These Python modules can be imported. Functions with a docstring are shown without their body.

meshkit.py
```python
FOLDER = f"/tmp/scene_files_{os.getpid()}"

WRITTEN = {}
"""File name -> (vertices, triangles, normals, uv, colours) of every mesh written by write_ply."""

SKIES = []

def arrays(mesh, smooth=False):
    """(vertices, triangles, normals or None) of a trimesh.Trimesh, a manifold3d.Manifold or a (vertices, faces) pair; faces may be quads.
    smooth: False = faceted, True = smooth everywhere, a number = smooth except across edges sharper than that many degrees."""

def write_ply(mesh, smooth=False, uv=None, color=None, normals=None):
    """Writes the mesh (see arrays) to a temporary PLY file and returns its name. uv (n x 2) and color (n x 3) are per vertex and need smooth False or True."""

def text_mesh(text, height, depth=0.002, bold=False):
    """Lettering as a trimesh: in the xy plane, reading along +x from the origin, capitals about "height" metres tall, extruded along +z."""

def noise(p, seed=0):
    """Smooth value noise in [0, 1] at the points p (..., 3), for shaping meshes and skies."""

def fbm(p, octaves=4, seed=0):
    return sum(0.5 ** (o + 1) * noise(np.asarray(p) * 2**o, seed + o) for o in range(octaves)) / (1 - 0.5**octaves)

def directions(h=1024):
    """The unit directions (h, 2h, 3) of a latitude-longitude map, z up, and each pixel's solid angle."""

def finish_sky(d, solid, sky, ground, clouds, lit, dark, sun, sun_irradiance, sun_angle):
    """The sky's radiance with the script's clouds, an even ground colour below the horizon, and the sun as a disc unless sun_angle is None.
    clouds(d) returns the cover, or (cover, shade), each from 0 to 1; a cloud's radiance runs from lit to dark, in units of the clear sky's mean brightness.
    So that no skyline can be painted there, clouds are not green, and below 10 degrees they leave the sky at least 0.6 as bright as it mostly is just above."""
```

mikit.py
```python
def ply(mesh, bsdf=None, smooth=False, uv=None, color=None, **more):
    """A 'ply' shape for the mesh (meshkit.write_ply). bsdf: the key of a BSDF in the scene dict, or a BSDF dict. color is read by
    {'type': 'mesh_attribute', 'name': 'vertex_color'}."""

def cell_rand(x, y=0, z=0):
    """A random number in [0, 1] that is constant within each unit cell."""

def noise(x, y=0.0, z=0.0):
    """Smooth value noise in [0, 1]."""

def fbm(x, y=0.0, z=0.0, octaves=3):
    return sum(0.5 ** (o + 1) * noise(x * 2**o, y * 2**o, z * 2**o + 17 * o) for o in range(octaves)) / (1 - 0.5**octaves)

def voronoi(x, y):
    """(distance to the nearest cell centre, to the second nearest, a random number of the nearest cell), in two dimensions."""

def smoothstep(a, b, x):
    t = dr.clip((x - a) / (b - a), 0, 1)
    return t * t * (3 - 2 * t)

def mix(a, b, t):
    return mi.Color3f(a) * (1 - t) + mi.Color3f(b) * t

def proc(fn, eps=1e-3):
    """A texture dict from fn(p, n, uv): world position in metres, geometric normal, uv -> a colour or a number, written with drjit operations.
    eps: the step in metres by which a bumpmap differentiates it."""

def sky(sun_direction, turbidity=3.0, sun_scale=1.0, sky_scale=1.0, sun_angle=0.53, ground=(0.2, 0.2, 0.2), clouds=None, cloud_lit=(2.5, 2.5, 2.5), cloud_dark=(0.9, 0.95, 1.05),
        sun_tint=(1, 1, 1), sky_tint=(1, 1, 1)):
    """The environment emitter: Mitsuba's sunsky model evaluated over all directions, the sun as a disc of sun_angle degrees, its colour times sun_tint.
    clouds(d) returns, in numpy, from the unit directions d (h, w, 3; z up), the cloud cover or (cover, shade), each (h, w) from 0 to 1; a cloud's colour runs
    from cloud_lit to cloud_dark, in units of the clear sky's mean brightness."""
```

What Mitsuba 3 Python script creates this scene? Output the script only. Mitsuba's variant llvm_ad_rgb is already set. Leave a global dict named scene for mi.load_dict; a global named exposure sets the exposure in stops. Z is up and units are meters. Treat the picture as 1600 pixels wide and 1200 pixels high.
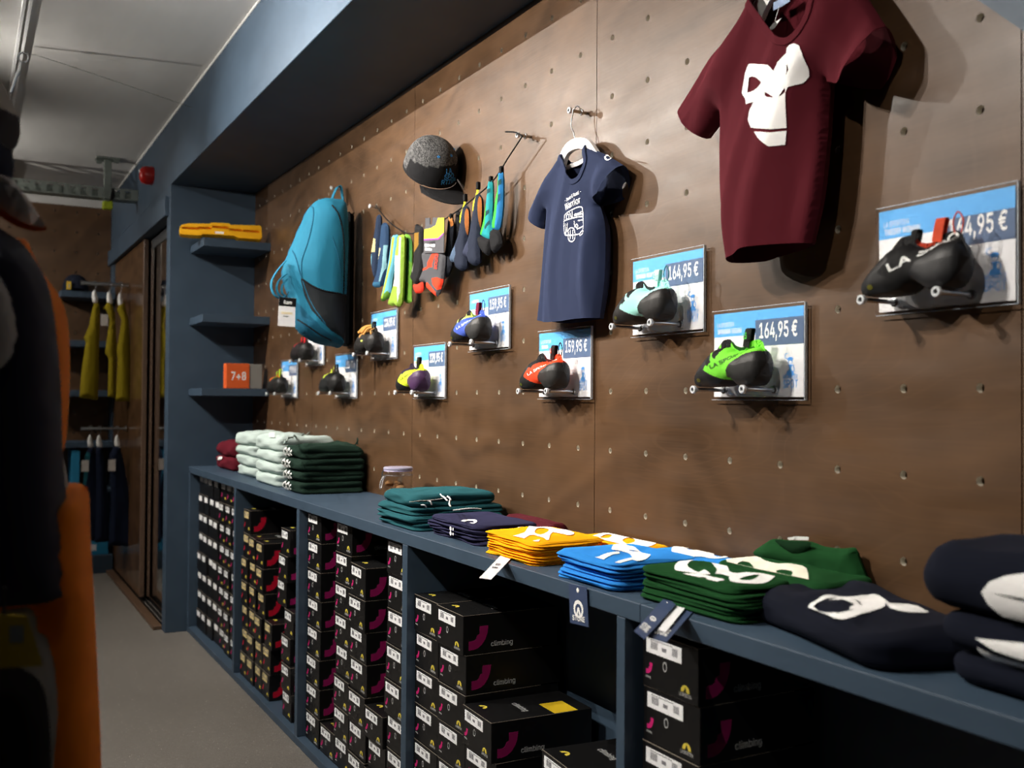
import math, random
import numpy as np, trimesh, mitsuba as mi, drjit as dr, mikit, meshkit
import manifold3d as m3
import shapely, shapely.geometry as sg, shapely.affinity as sa, shapely.ops as so
from scipy.spatial import Delaunay
from mikit import noise, fbm, smoothstep, mix, proc
T = mi.ScalarTransform4f
scene, labels = {}, {}
# ---------------------------------------------------------------- camera
FPX, YAW, PITCH, ROLL = 1565.0, 0.5021, 0.0169, 0.0074
CAM = np.array([0.0, -1.4378, 1.2668])
_f = np.array([-math.cos(YAW) * math.cos(PITCH), math.sin(YAW) * math.cos(PITCH), math.sin(PITCH)])
_r = np.cross(_f, [0, 0, 1]); _r /= np.linalg.norm(_r); _u = np.cross(_r, _f)
RIGHT, UP = math.cos(ROLL) * _r + math.sin(ROLL) * _u, -math.sin(ROLL) * _r + math.cos(ROLL) * _u
scene['camera'] = {'type': 'thinlens', 'fov': math.degrees(2 * math.atan(800 / FPX)), 'fov_axis': 'x', 'near_clip': 0.02, 'far_clip': 60.0,
                   'aperture_radius': 0.0046, 'focus_distance': 2.6, 'to_world': T().look_at(CAM.tolist(), (CAM + _f).tolist(), UP.tolist())}
exposure = 0.28
# ---------------------------------------------------------------- light: track spots over the aisle, aimed along the display wall
def spot(name, pos, target, power, cutoff=40, beam=18, tint=(1.0, 0.93, 0.84)):
    scene[name] = {'type': 'spot', 'to_world': T().look_at(list(pos), list(target), [0, 0, 1] if abs(pos[0] - target[0]) + abs(pos[1] - target[1]) > .05 else [0, 1, 0]),
                   'intensity': {'type': 'rgb', 'value': [power * c for c in tint]}, 'cutoff_angle': cutoff, 'beam_width': beam}
SPOTS = [((-1.95, -1.95, 2.77), (-1.60, 0.0, 1.40), 8.5, 34, 9), ((-3.05, -1.95, 2.77), (-2.90, 0.0, 1.92), 10.5, 34, 9), ((-4.20, -1.95, 2.77), (-3.80, 0.0, 1.85), 13.5, 36, 9),
         ((-4.50, -1.95, 2.77), (-2.55, 0.0, 1.85), 11.0, 28, 8), ((-4.85, -1.95, 2.77), (-5.50, -0.15, 1.25), 8.5, 34, 14), ((-0.55, -1.95, 2.77), (-0.75, 0.0, 1.2), 3.2, 38, 14),
         ((-4.90, -1.90, 2.60), (-4.50, -0.5, 0.2), 6.5, 50, 25), ((-3.3, -1.9, 2.60), (-3.1, -0.5, 0.3), 8.5, 52, 26), ((-1.8, -1.9, 2.60), (-1.7, -0.4, 0.6), 6.5, 50, 25), ((-7.0, -2.4, 2.60), (-8.0, -1.0, 1.2), 3.4, 60, 30)]
UPLIGHTS = [((-4.9, -1.75, 2.45), (-4.5, -1.0, 2.8), 1.3, 70, 16), ((-2.7, -1.5, 2.47), (-2.9, -0.46, 2.62), 10.0, 72, 25), ((-6.5, -1.9, 2.45), (-6.9, -1.0, 2.55), 1.5, 80, 50)]
for i, s in enumerate(SPOTS):
    spot('track_spot' + (f'_{i:03d}' if i else ''), *s)
for i, s in enumerate(UPLIGHTS):
    spot('ceiling_wash' + (f'_{i:03d}' if i else ''), *s)
# ---------------------------------------------------------------- helpers
def W(px, py, y):
    """the point of the plane at distance y from the display wall that a photograph pixel shows"""
    d = _f + RIGHT * (px - 800) / FPX - UP * (py - 600) / FPX
    return CAM + d * ((y - CAM[1]) / d[1])
def WX(px, py, x):
    d = _f + RIGHT * (px - 800) / FPX - UP * (py - 600) / FPX
    return CAM + d * ((x - CAM[0]) / d[0])
def WZ(px, py, z):
    d = _f + RIGHT * (px - 800) / FPX - UP * (py - 600) / FPX
    return CAM + d * ((z - CAM[2]) / d[2])
def lin(c):
    if isinstance(c, str):
        c = [int(c[i:i + 2], 16) / 255 for i in (0, 2, 4)]
    return [x / 12.92 if x <= 0.04045 else ((x + 0.055) / 1.055) ** 2.4 for x in c]
def mat(name, col, rough=0.6, metallic=0.0, spec=0.4, sheen=0.0, coat=0.0, bump=None, bs=0.001):
    c = col if isinstance(col, dict) else {'type': 'rgb', 'value': lin(col)}
    b = {'type': 'principled', 'base_color': c, 'roughness': rough, 'metallic': metallic, 'specular': spec, 'sheen': sheen, 'clearcoat': coat}
    if bump: b = {'type': 'bumpmap', 'arbitrary': bump, 'scale': bs, 'bsdf': b}
    scene[name] = {'type': 'twosided', 'bsdf': b}
    return name
COL = {}
def M(hexcol, rough=0.85, spec=0.25, metallic=0.0, sheen=0.0):
    """a plain material by colour, made once"""
    k = (hexcol, rough, spec, metallic, sheen)
    if k not in COL: COL[k] = mat(f'paint_{len(COL)}', hexcol, rough, metallic, spec, sheen)
    return COL[k]
_used = {}
def newkey(base):
    n = _used.get(base, -1) + 1; _used[base] = n
    return base if n == 0 else f'{base}_{n:03d}'
class Thing:
    def __init__(s, name, label=None, cat=None, group=None, kind=None):
        s.key = newkey(name); d = {}
        if label: d['label'] = label
        if cat: d['category'] = cat
        if group: d['group'] = group
        if kind: d['kind'] = kind
        if d: labels[s.key] = d
    def part(s, name, mesh, bsdf, to=None, smooth=False, label=None, under=None, kind=None):
        k = newkey((under or s.key) + '__' + name)
        sh = dict(mesh) if isinstance(mesh, dict) else mikit.ply(mesh, bsdf, smooth=smooth)
        if isinstance(mesh, dict) and bsdf: sh['bsdf'] = {'type': 'ref', 'id': bsdf}
        if to is not None: sh['to_world'] = T(np.asarray(to, float))
        scene[k] = sh
        d = {}
        if label: d['label'] = label
        if kind: d['kind'] = kind
        if d: labels[k] = d
        return k
def solo(name, mesh, bsdf, label=None, cat=None, group=None, kind=None, smooth=False, to=None):
    t = Thing(name, label, cat, group, kind)
    sh = dict(mesh) if isinstance(mesh, dict) else mikit.ply(mesh, bsdf, smooth=smooth)
    if isinstance(mesh, dict) and bsdf: sh['bsdf'] = {'type': 'ref', 'id': bsdf}
    if to is not None: sh['to_world'] = T(np.asarray(to, float))
    scene[t.key] = sh
    return t
def Mt(x=0, y=0, z=0, rz=0, rx=0, ry=0, s=1):
    m = trimesh.transformations.euler_matrix(rx, ry, rz)
    if np.ndim(s): m[:3, :3] = m[:3, :3] @ np.diag(s)
    else: m[:3, :3] *= s
    m[:3, 3] = x, y, z
    return m
def moved(mesh, m):
    mesh = mesh.copy(); mesh.apply_transform(m); return mesh
def cat(*ms): return trimesh.util.concatenate([m for m in ms])
def box(x0, x1, y0, y1, z0, z1, b=0.0):
    c, h = np.array([(x0 + x1) / 2, (y0 + y1) / 2, (z0 + z1) / 2]), np.abs([x1 - x0, y1 - y0, z1 - z0]) / 2 if False else np.abs(np.array([x1 - x0, y1 - y0, z1 - z0])) / 2
    if b <= 0:
        return trimesh.creation.box(extents=2 * h, transform=trimesh.transformations.translation_matrix(c))
    P = []
    for sx in (-1, 1):
        for sy in (-1, 1):
            for sz in (-1, 1):
                for k in range(3):
                    q = h.copy() - b; q[k] = h[k]
                    P.append(c + q * [sx, sy, sz])
    return hull(P)
def hull(P):
    m = m3.Manifold.hull_points(np.asarray(P, float)).to_mesh()
    return trimesh.Trimesh(m.vert_properties[:, :3], m.tri_verts, process=False)
def cyl(p0, p1, r, n=16, r1=None, caps=True):
    p0, p1 = np.asarray(p0, float), np.asarray(p1, float); r1 = r if r1 is None else r1
    d = p1 - p0; d /= np.linalg.norm(d)
    a = np.cross(d, [0, 0, 1] if abs(d[2]) < .9 else [1, 0, 0]); a /= np.linalg.norm(a); b = np.cross(d, a)
    t = np.arange(n) * 2 * np.pi / n; ring = np.cos(t)[:, None] * a + np.sin(t)[:, None] * b
    v = [*(p0 + r * ring), *(p1 + r1 * ring)]; f = []
    for i in range(n):
        j = (i + 1) % n; f += [[i, j, n + j], [i, n + j, n + i]]
    if caps:
        v += [p0, p1]
        for i in range(n):
            j = (i + 1) % n; f += [[2 * n, j, i], [2 * n + 1, n + i, n + j]]
    return trimesh.Trimesh(v, f, process=False)
def spline(P, n=8, closed=False):
    P = np.asarray(P, float); out = []; N = len(P)
    for i in range(N if closed else N - 1):
        g = lambda k: P[k % N] if closed else P[min(max(k, 0), N - 1)]
        p0, p1, p2, p3 = g(i - 1), g(i), g(i + 1), g(i + 2)
        for t in np.arange(n) / n:
            out.append(.5 * (2 * p1 + (p2 - p0) * t + (2 * p0 - 5 * p1 + 4 * p2 - p3) * t * t + (3 * p1 - p0 - 3 * p2 + p3) * t ** 3))
    if not closed: out.append(P[-1])
    return np.array(out)
def loft(rings, caps=True, closed=False):
    """rings: (m, n, 3); joined in order"""
    R = np.asarray(rings, float); m, n = R.shape[:2]; v = R.reshape(-1, 3); f = []
    for i in range(m if closed else m - 1):
        a, b = i * n, ((i + 1) % m) * n
        for j in range(n):
            k = (j + 1) % n; f += [[a + j, a + k, b + k], [a + j, b + k, b + j]]
    v = list(v)
    if caps and not closed:
        v += [R[0].mean(0), R[-1].mean(0)]
        for j in range(n):
            k = (j + 1) % n; f += [[len(v) - 2, k, j], [len(v) - 1, (m - 1) * n + j, (m - 1) * n + k]]
    return trimesh.Trimesh(np.array(v), f, process=False)
def tube(P, r, n=8, flat=None, closed=False):
    """a tube (or strap: flat=(w,h,up)) along a path"""
    P = np.asarray(P, float); t = np.gradient(P, axis=0)
    if closed: t = np.roll(P, -1, 0) - np.roll(P, 1, 0)
    t /= np.linalg.norm(t, axis=1, keepdims=True) + 1e-12
    up = np.array(flat[2], float) if flat else None
    rings = []; a = None
    for p, d in zip(P, t):
        if up is not None: a = np.cross(d, up)
        elif a is None: a = np.cross(d, [0, 0, 1] if abs(d[2]) < .9 else [1, 0, 0])
        else: a = a - d * (a @ d)
        a = a / (np.linalg.norm(a) + 1e-12); b = np.cross(d, a)
        if flat:
            w, h = flat[0] / 2, flat[1] / 2; e = min(w, h) * .5
            q = [(w, h - e), (w - e, h), (-w + e, h), (-w, h - e), (-w, -h + e), (-w + e, -h), (w - e, -h), (w, -h + e)]
            rings.append([p + x * a + y * b for x, y in q])
        else:
            th = np.arange(n) * 2 * np.pi / n
            rr = r if np.isscalar(r) else r[len(rings)]
            rings.append(p + rr * (np.cos(th)[:, None] * a + np.sin(th)[:, None] * b))
    return loft(rings, caps=not closed, closed=closed)
def lathe(prof, n=32):
    prof = np.asarray(prof, float); th = np.arange(n) * 2 * np.pi / n
    return loft([np.stack([r * np.cos(th), r * np.sin(th), th * 0 + z], 1) for r, z in prof])
def poly(P, smooth_n=0):
    P = np.asarray(P, float)
    if smooth_n: P = spline(P, smooth_n, True)
    return sg.Polygon(P).buffer(0)
def polys(g): return list(g.geoms) if hasattr(g, 'geoms') else [g]
def extrude(g, t, z=0.0):
    """shapely -> a solid in xy, thickness t from z"""
    ms = [trimesh.creation.extrude_polygon(q, t, engine='earcut') for q in polys(g) if q.area > 1e-9]
    m = cat(*ms); m.apply_translation([0, 0, z]); return m
def on_wall(mesh, x, y, z, s=1):
    """a mesh drawn in xy (reading along +x) stood up against the display wall, facing the aisle"""
    m = np.eye(4); m[:3, :3] = np.array([[1, 0, 0], [0, 0, -1], [0, 1, 0]]) * s; m[:3, 3] = x, y, z
    return moved(mesh, m)
WALLM = lambda x, y, z: np.array([[1, 0, 0, x], [0, 0, -1, y], [0, 1, 0, z], [0, 0, 0, 1.0]])
def text(s, h, width=None, depth=0.0006, bold=False):
    m = meshkit.text_mesh(s, h, depth, bold)
    if width:
        w = m.bounds[1][0] - m.bounds[0][0]; m.apply_scale([width / w, 1, 1])
    return m
def sheet(g, step, edge=None):
    """triangulated polygon with inner points, for cloth: (vertices xy, faces)"""
    V, F = [], []; n0 = 0
    for q in polys(g):
        if q.area < 1e-7: continue
        e = edge or step; pts = []
        for ring in [q.exterior, *q.interiors]:
            k = max(int(ring.length / e), 8)
            pts += [ring.interpolate(i / k, normalized=True).coords[0] for i in range(k)]
            pts += list(ring.coords)[:-1]
        x0, y0, x1, y1 = q.bounds
        gx, gy = np.meshgrid(np.arange(x0, x1, step), np.arange(y0, y1, step * .866)); gx = gx + (np.arange(gx.shape[0]) % 2)[:, None] * step / 2
        G = np.stack([gx.ravel(), gy.ravel()], 1)
        if len(G): pts += G[shapely.contains_xy(q.buffer(-.45 * e), G[:, 0], G[:, 1])].tolist()
        P = np.unique(np.round(np.array(pts), 7), axis=0); tri = Delaunay(P).simplices
        c = P[tri].mean(1); tri = tri[shapely.contains_xy(q.buffer(1e-6), c[:, 0], c[:, 1])]
        a, b, d = P[tri[:, 0]], P[tri[:, 1]], P[tri[:, 2]]
        ar = (b - a)[:, 0] * (d - a)[:, 1] - (b - a)[:, 1] * (d - a)[:, 0]
        tri = tri[np.abs(ar) > 1e-12]; ar = ar[np.abs(ar) > 1e-12]
        tri[ar < 0] = tri[ar < 0][:, ::-1]
        V.append(P); F.append(tri + n0); n0 += len(P)
    return np.vstack(V), np.vstack(F)
def edge_dist(g, P):
    return shapely.distance(shapely.points(P), g.boundary)
ORD = ['first', 'second', 'third', 'fourth', 'fifth', 'sixth', 'seventh', 'eighth', 'ninth']
# ---------------------------------------------------------------- materials
def ply_fn(p, n, uv):
    u = p.x + p.y * 1.0
    warp = fbm(u * 1.1, p.z * 0.5 + 3.0, 2.0, 3)
    g = noise(u * 5.0 + warp * 3.0, p.z * 26.0 + warp * 22.0, 1.0)
    fine = noise(u * 16.0, p.z * 330.0, 5.0)
    big = fbm(u * 1.9, p.z * 1.6, 9.0, 3)
    blot = fbm(u * 14.0, p.z * 9.0, 4.0, 2)
    fld = fbm(u * 1.1 + 7.0, p.z * 3.4, 6.0, 3)
    lines = smoothstep(0.80, 1.0, dr.sin(fld * 130.0)) * smoothstep(0.35, 0.6, noise(u * 2.0, p.z * 1.5, 12.0))
    sheetv = mikit.cell_rand(u / 1.2 + 0.185 + 40.0, 0.0, 0.0)
    t = dr.clip(0.42 + 0.36 * (g - 0.5) + 0.10 * (fine - 0.5) + 0.45 * (big - 0.5) + 0.24 * (blot - .5) + 0.07 * lines + 0.10 * (sheetv - 0.5), 0, 1)
    return mix(mi.Color3f(0.041, 0.020, 0.0082), mi.Color3f(0.138, 0.073, 0.035), t)
def ply_rough(p, n, uv):
    return 0.34 + 0.14 * fbm((p.x + p.y) * 6.0, p.z * 30.0, 0.0, 2)
PLYW = {'type': 'principled', 'base_color': proc(ply_fn), 'roughness': proc(ply_rough), 'specular': 0.5}
scene['plywood'] = {'type': 'twosided', 'bsdf': PLYW}
scene['plywood_panel'] = {'type': 'twosided', 'bsdf': {**PLYW, 'roughness': 0.2}}
def blue_fn(p, n, uv):
    t = fbm(p.x * 9 + p.y * 3, p.y * 9 + 4, p.z * 9, 3)
    return mix(mi.Color3f(0.036, 0.061, 0.094), mi.Color3f(0.047, 0.077, 0.116), t)
mat('blue_paint', proc(blue_fn), rough=0.5, spec=0.4)
def floor_fn(p, n, uv):
    a = fbm(p.x * 1.6, p.y * 1.6, 0, 4); b = noise(p.x * 160, p.y * 160, 0.0); c = noise(p.x * 420, p.y * 420, 3.0)
    t = dr.clip(0.15 + 0.5 * a + 0.25 * (b - .5) + 0.45 * (c - 0.5), 0, 1)
    v = mix(mi.Color3f(0.120, 0.109, 0.097), mi.Color3f(0.235, 0.216, 0.193), t)
    sp = smoothstep(0.93, 0.97, noise(p.x * 230 + 9, p.y * 230, 8.0))
    return v * (1 - sp) + mi.Color3f(0.55, 0.52, 0.47) * sp
mat('concrete_floor', proc(floor_fn), rough=0.55, spec=0.35)
def ceil_fn(p, n, uv):
    return mix(mi.Color3f(0.50, 0.50, 0.49), mi.Color3f(0.60, 0.60, 0.59), fbm(p.x * 3, p.y * 12, p.z * 3, 3))
mat('ceiling_paint', proc(ceil_fn), rough=0.9, spec=0.1)
mat('room_paint', '2c2c2f', 0.9, spec=0.1)
mat('steel', 'c8ccd0', 0.22, metallic=1.0)
mat('zinc', 'b9b9b4', 0.38, metallic=1.0)
mat('nut_zinc', 'd8d2c4', 0.36, metallic=0.45, spec=0.9)
mat('galvanised', '8d9690', 0.5, metallic=0.8)
mat('dark_metal', '2a2a2c', 0.4, metallic=0.7)
mat('black', '0b0b0c', 0.7, spec=0.2)
mat('hole_dark', '140e09', 0.9, spec=0.1)
mat('white_plastic', 'f2f2f0', 0.35, spec=0.5)
mat('white_print', 'f6f6f4', 0.7, spec=0.25)
mat('mirror', 'e8eae8', 0.02, metallic=1.0)
mat('acrylic_gloss', 'e8f0f6', 0.02, metallic=1.0)
scene['acrylic'] = {'type': 'mask', 'opacity': 0.07, 'bsdf': {'type': 'ref', 'id': 'acrylic_gloss'}}      # a clear pane: about 7 % mirror, the rest passes
scene['glass'] = {'type': 'dielectric', 'int_ior': 1.5}
# ================================================================ the setting
XP, XF, YF, ZS, ZC = -5.65, -8.13, -0.46, 2.43, 2.80     # pillar face, far wall, fascia plane, soffit, ceiling
XN, YO = 1.6, -4.2                                        # near end and the far side of the shop
def structure(name, mesh, bsdf, **k): return solo(name, mesh, bsdf, kind='structure', **k)
structure('floor', box(XF - .2, XN, YO, .1, -.08, 0), 'concrete_floor')
structure('ceiling', box(XF - .2, XN, YO, .1, ZC, ZC + .08), 'ceiling_paint')
structure('wall_right', box(XN, XN + .1, YO, .1, 0, ZC), 'room_paint')
structure('wall_front', box(XF - .2, XN, YO - .1, YO, 0, ZC), 'room_paint')
# display wall: plywood sheets drilled on a 15 cm grid, a metal t-nut in every hole
HX, HZ, PITCHH, RH = -1.051, 1.2932, 0.15, 0.0078
wb = Thing('wall_back', kind='structure')
wb.part('backing', box(XP, XN, .03, .09, 0, ZC), 'hole_dark')
seams = [XP, -4.560, -3.372, -2.172, -0.979, 0.22, XN]
def drilled(x0, x1, z0, z1, holes, t, hr=RH):
    g = sg.box(x0, z0, x1, z1)
    for (x, z) in holes:
        g = g.difference(sg.Point(x, z).buffer(hr, 4))
    m = extrude(g, t)
    return moved(m, np.array([[1, 0, 0, 0], [0, 0, 1, 0], [0, 1, 0, 0], [0, 0, 0, 1.0]]) )   # xy -> xz, thickness along +y
th_ = np.arange(12) * 2 * np.pi / 12
def nut_mesh(r, d):
    ring = lambda rr, y: np.stack([rr * np.cos(th_), th_ * 0 + y, rr * np.sin(th_)], 1)
    m = loft([ring(r, .0008), ring(r * .93, .002), ring(r * .86, d)], caps=False)
    m.invert()
    return m
nut = mikit.ply(nut_mesh(RH * .99, .012), 'nut_zinc', smooth=True)
for i in range(len(seams) - 1):
    a, b = seams[i] + .0012, seams[i + 1] - .0012
    hs = [(HX - k * PITCHH, HZ + j * PITCHH) for k in range(-12, 32) for j in range(-2, 8) if a + .02 < HX - k * PITCHH < b - .02]
    wb.part('panel', drilled(a, b, .88, ZS + .02, hs, .018), 'plywood')
    for (x, z) in hs:
        p = (np.array([x, 0, z]) - CAM); px = 800 + FPX * (p @ RIGHT) / (p @ _f)
        if px < 1620 and z < 2.36: wb.part('t_nut', nut, None, to=Mt(x, 0, z))
# fascia beam over the display and the cupboard
structure('trim_1', box(XF, XN, YF, .08, ZS, ZC, .002), 'blue_paint')
structure('trim_2', box(XF, -5.70, YF - .022, YF, 2.265, 2.375, .002), 'blue_paint')          # cover board of the sliding door track
structure('wall_pillar', box(XP - .10, XP, YF, .08, 0, ZS, .0015), 'blue_paint')
structure('wall_jamb', box(XF, -7.965, YF, .08, 0, ZS, .002), 'blue_paint')
structure('wall_lintel', box(-7.965, XP - .10, YF, YF + .05, 2.27, ZS), 'blue_paint')
structure('wall_closet', box(-7.965, XP - .10, .0, .08, 0, ZS), 'black')
structure('trim_3', box(XF, XN, YF - .004, YF + .003, ZC - .012, ZC + .0, 0), 'white_plastic')    # white caulk line along the ceiling
# diagonal blue board at the upper right of the display wall
g = poly([W(1512, -12, -.004)[[0, 2]], W(1600, 48, -.004)[[0, 2]], (-.6, W(1600, 48, -.004)[2] - .28), (-.6, 2.43), W(1512, -12, -.004)[[0, 2]] + [-.02, .5]])
structure('trim_4', moved(extrude(g, .008), np.array([[1, 0, 0, 0], [0, 0, 1, -.008], [0, 1, 0, 0], [0, 0, 0, 1.0]])), 'blue_paint')
# far wall: plywood with holes, plaster above
wf = Thing('wall_left', kind='structure')
wf.part('backing', box(XF - .16, XF - .03, YO, YF, 0, ZC), 'ceiling_paint')
def far_panel(y0, y1, holes):
    m = drilled(y0, y1, .06, 2.70, holes, .03, .008)          # in xz, thickness +y
    return moved(m, np.array([[0, -1, 0, XF], [1, 0, 0, 0], [0, 0, 1, 0], [0, 0, 0, 1.0]]))
nutf = mikit.ply(moved(nut_mesh(.0085, .016), np.array([[0, -1, 0, 0], [1, 0, 0, 0], [0, 0, 1, 0], [0, 0, 0, 1.0]])), 'zinc', smooth=True)
yy0 = WX(154, 335, XF)[1]
for (a, b) in ((-1.66, YF - .002), (-2.86, -1.663), (YO, -2.863)):
    hs = [(yy0 - k * .15, WX(154, 335, XF)[2] - j * .15) for k in range(26) for j in range(17) if a + .02 < yy0 - k * .15 < b - .02]
    wf.part('panel', far_panel(a, b, hs), 'plywood')
    if b > -1.7:
        for (y, z) in hs: wf.part('t_nut', nutf, None, to=Mt(XF, y, z))
wf.part('plaster_band', box(XF - .03, XF, YO, YF, 2.703, ZC), 'ceiling_paint')
# sliding doors: brown panel in front, mirror behind on its own track
d1 = Thing('door_1', kind='structure')
d1.part('panel', box(-7.955, -6.60, YF + .010, YF + .030, .03, 2.262), 'plywood_panel')
d1.part('edge_profile', box(-6.60, -6.580, YF + .006, YF + .034, .03, 2.262, .002), M('6b5546', .4, .5))
d2 = Thing('door_2', kind='structure')
d2.part('backing', box(-6.62, XP - .102, YF + .062, YF + .080, .03, 2.262), M('3a2c22'))
d2.part('mirror_pane', box(-6.570, XP - .103, YF + .0585, YF + .0615, .045, 2.20), 'mirror')
d2.part('edge_profile', box(-6.62, -6.570, YF + .052, YF + .066, .03, 2.262, .002), M('6b5546', .4, .5))
d2.part('top_profile', box(-6.570, XP - .103, YF + .052, YF + .066, 2.20, 2.262, .002), M('4a4d50', .4, .5))
structure('trim_5', box(-7.965, XP - .10, YF - .045, YF + .004, 0, .022, .003), M('5a4535', .5, .4))            # floor track, wooden edge
tr = Thing('trim_6', kind='structure')
for k in range(3): tr.part('rail', box(-7.965, XP - .10, YF + .012 + k * .026, YF + .017 + k * .026, 0, .02), 'dark_metal')
# ---------------------------------------------------------------- counter and cabinets
YC, ZT, ZU, ZB = -.345, .897, .862, .030
wt = Thing('worktop', 'long blue painted counter top running below the drilled plywood wall', 'counter top')
wt.part('board', box(XP, -1.498, YC, -.0005, ZU, ZT, .0015), 'blue_paint')
wt.part('board', box(-1.497, XN, YC, -.0005, ZU, ZT, .0015), 'blue_paint')
UP_X = [(-5.65, -5.62), (-4.612, -4.582), (-3.640, -3.608), (-2.624, -2.588), (-1.572, -1.545), (-.535, -.505), (.50, .53)]
BAYN = ['beside the blue pillar', 'second from the blue pillar', 'third from the blue pillar', 'fourth from the blue pillar', 'fifth from the blue pillar', 'nearest the camera']
for i in range(len(UP_X) - 1):
    c = Thing('shelf_unit', f'blue open cabinet bay {BAYN[i]}, below the counter', 'cabinet')
    a0, a1, b0 = UP_X[i][0], UP_X[i][1], UP_X[i + 1][0]
    c.part('upright', box(a0, a1, YC, -.001, ZB, ZU - .0005, .001), 'blue_paint')
    c.part('base', box(a0, b0 - .0005, YC, -.001, 0, ZB - .0005, .001), 'blue_paint')
    c.part('back_panel', box(a1, b0, -.02, -.001, ZB, ZU - .001), 'blue_paint')
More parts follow.
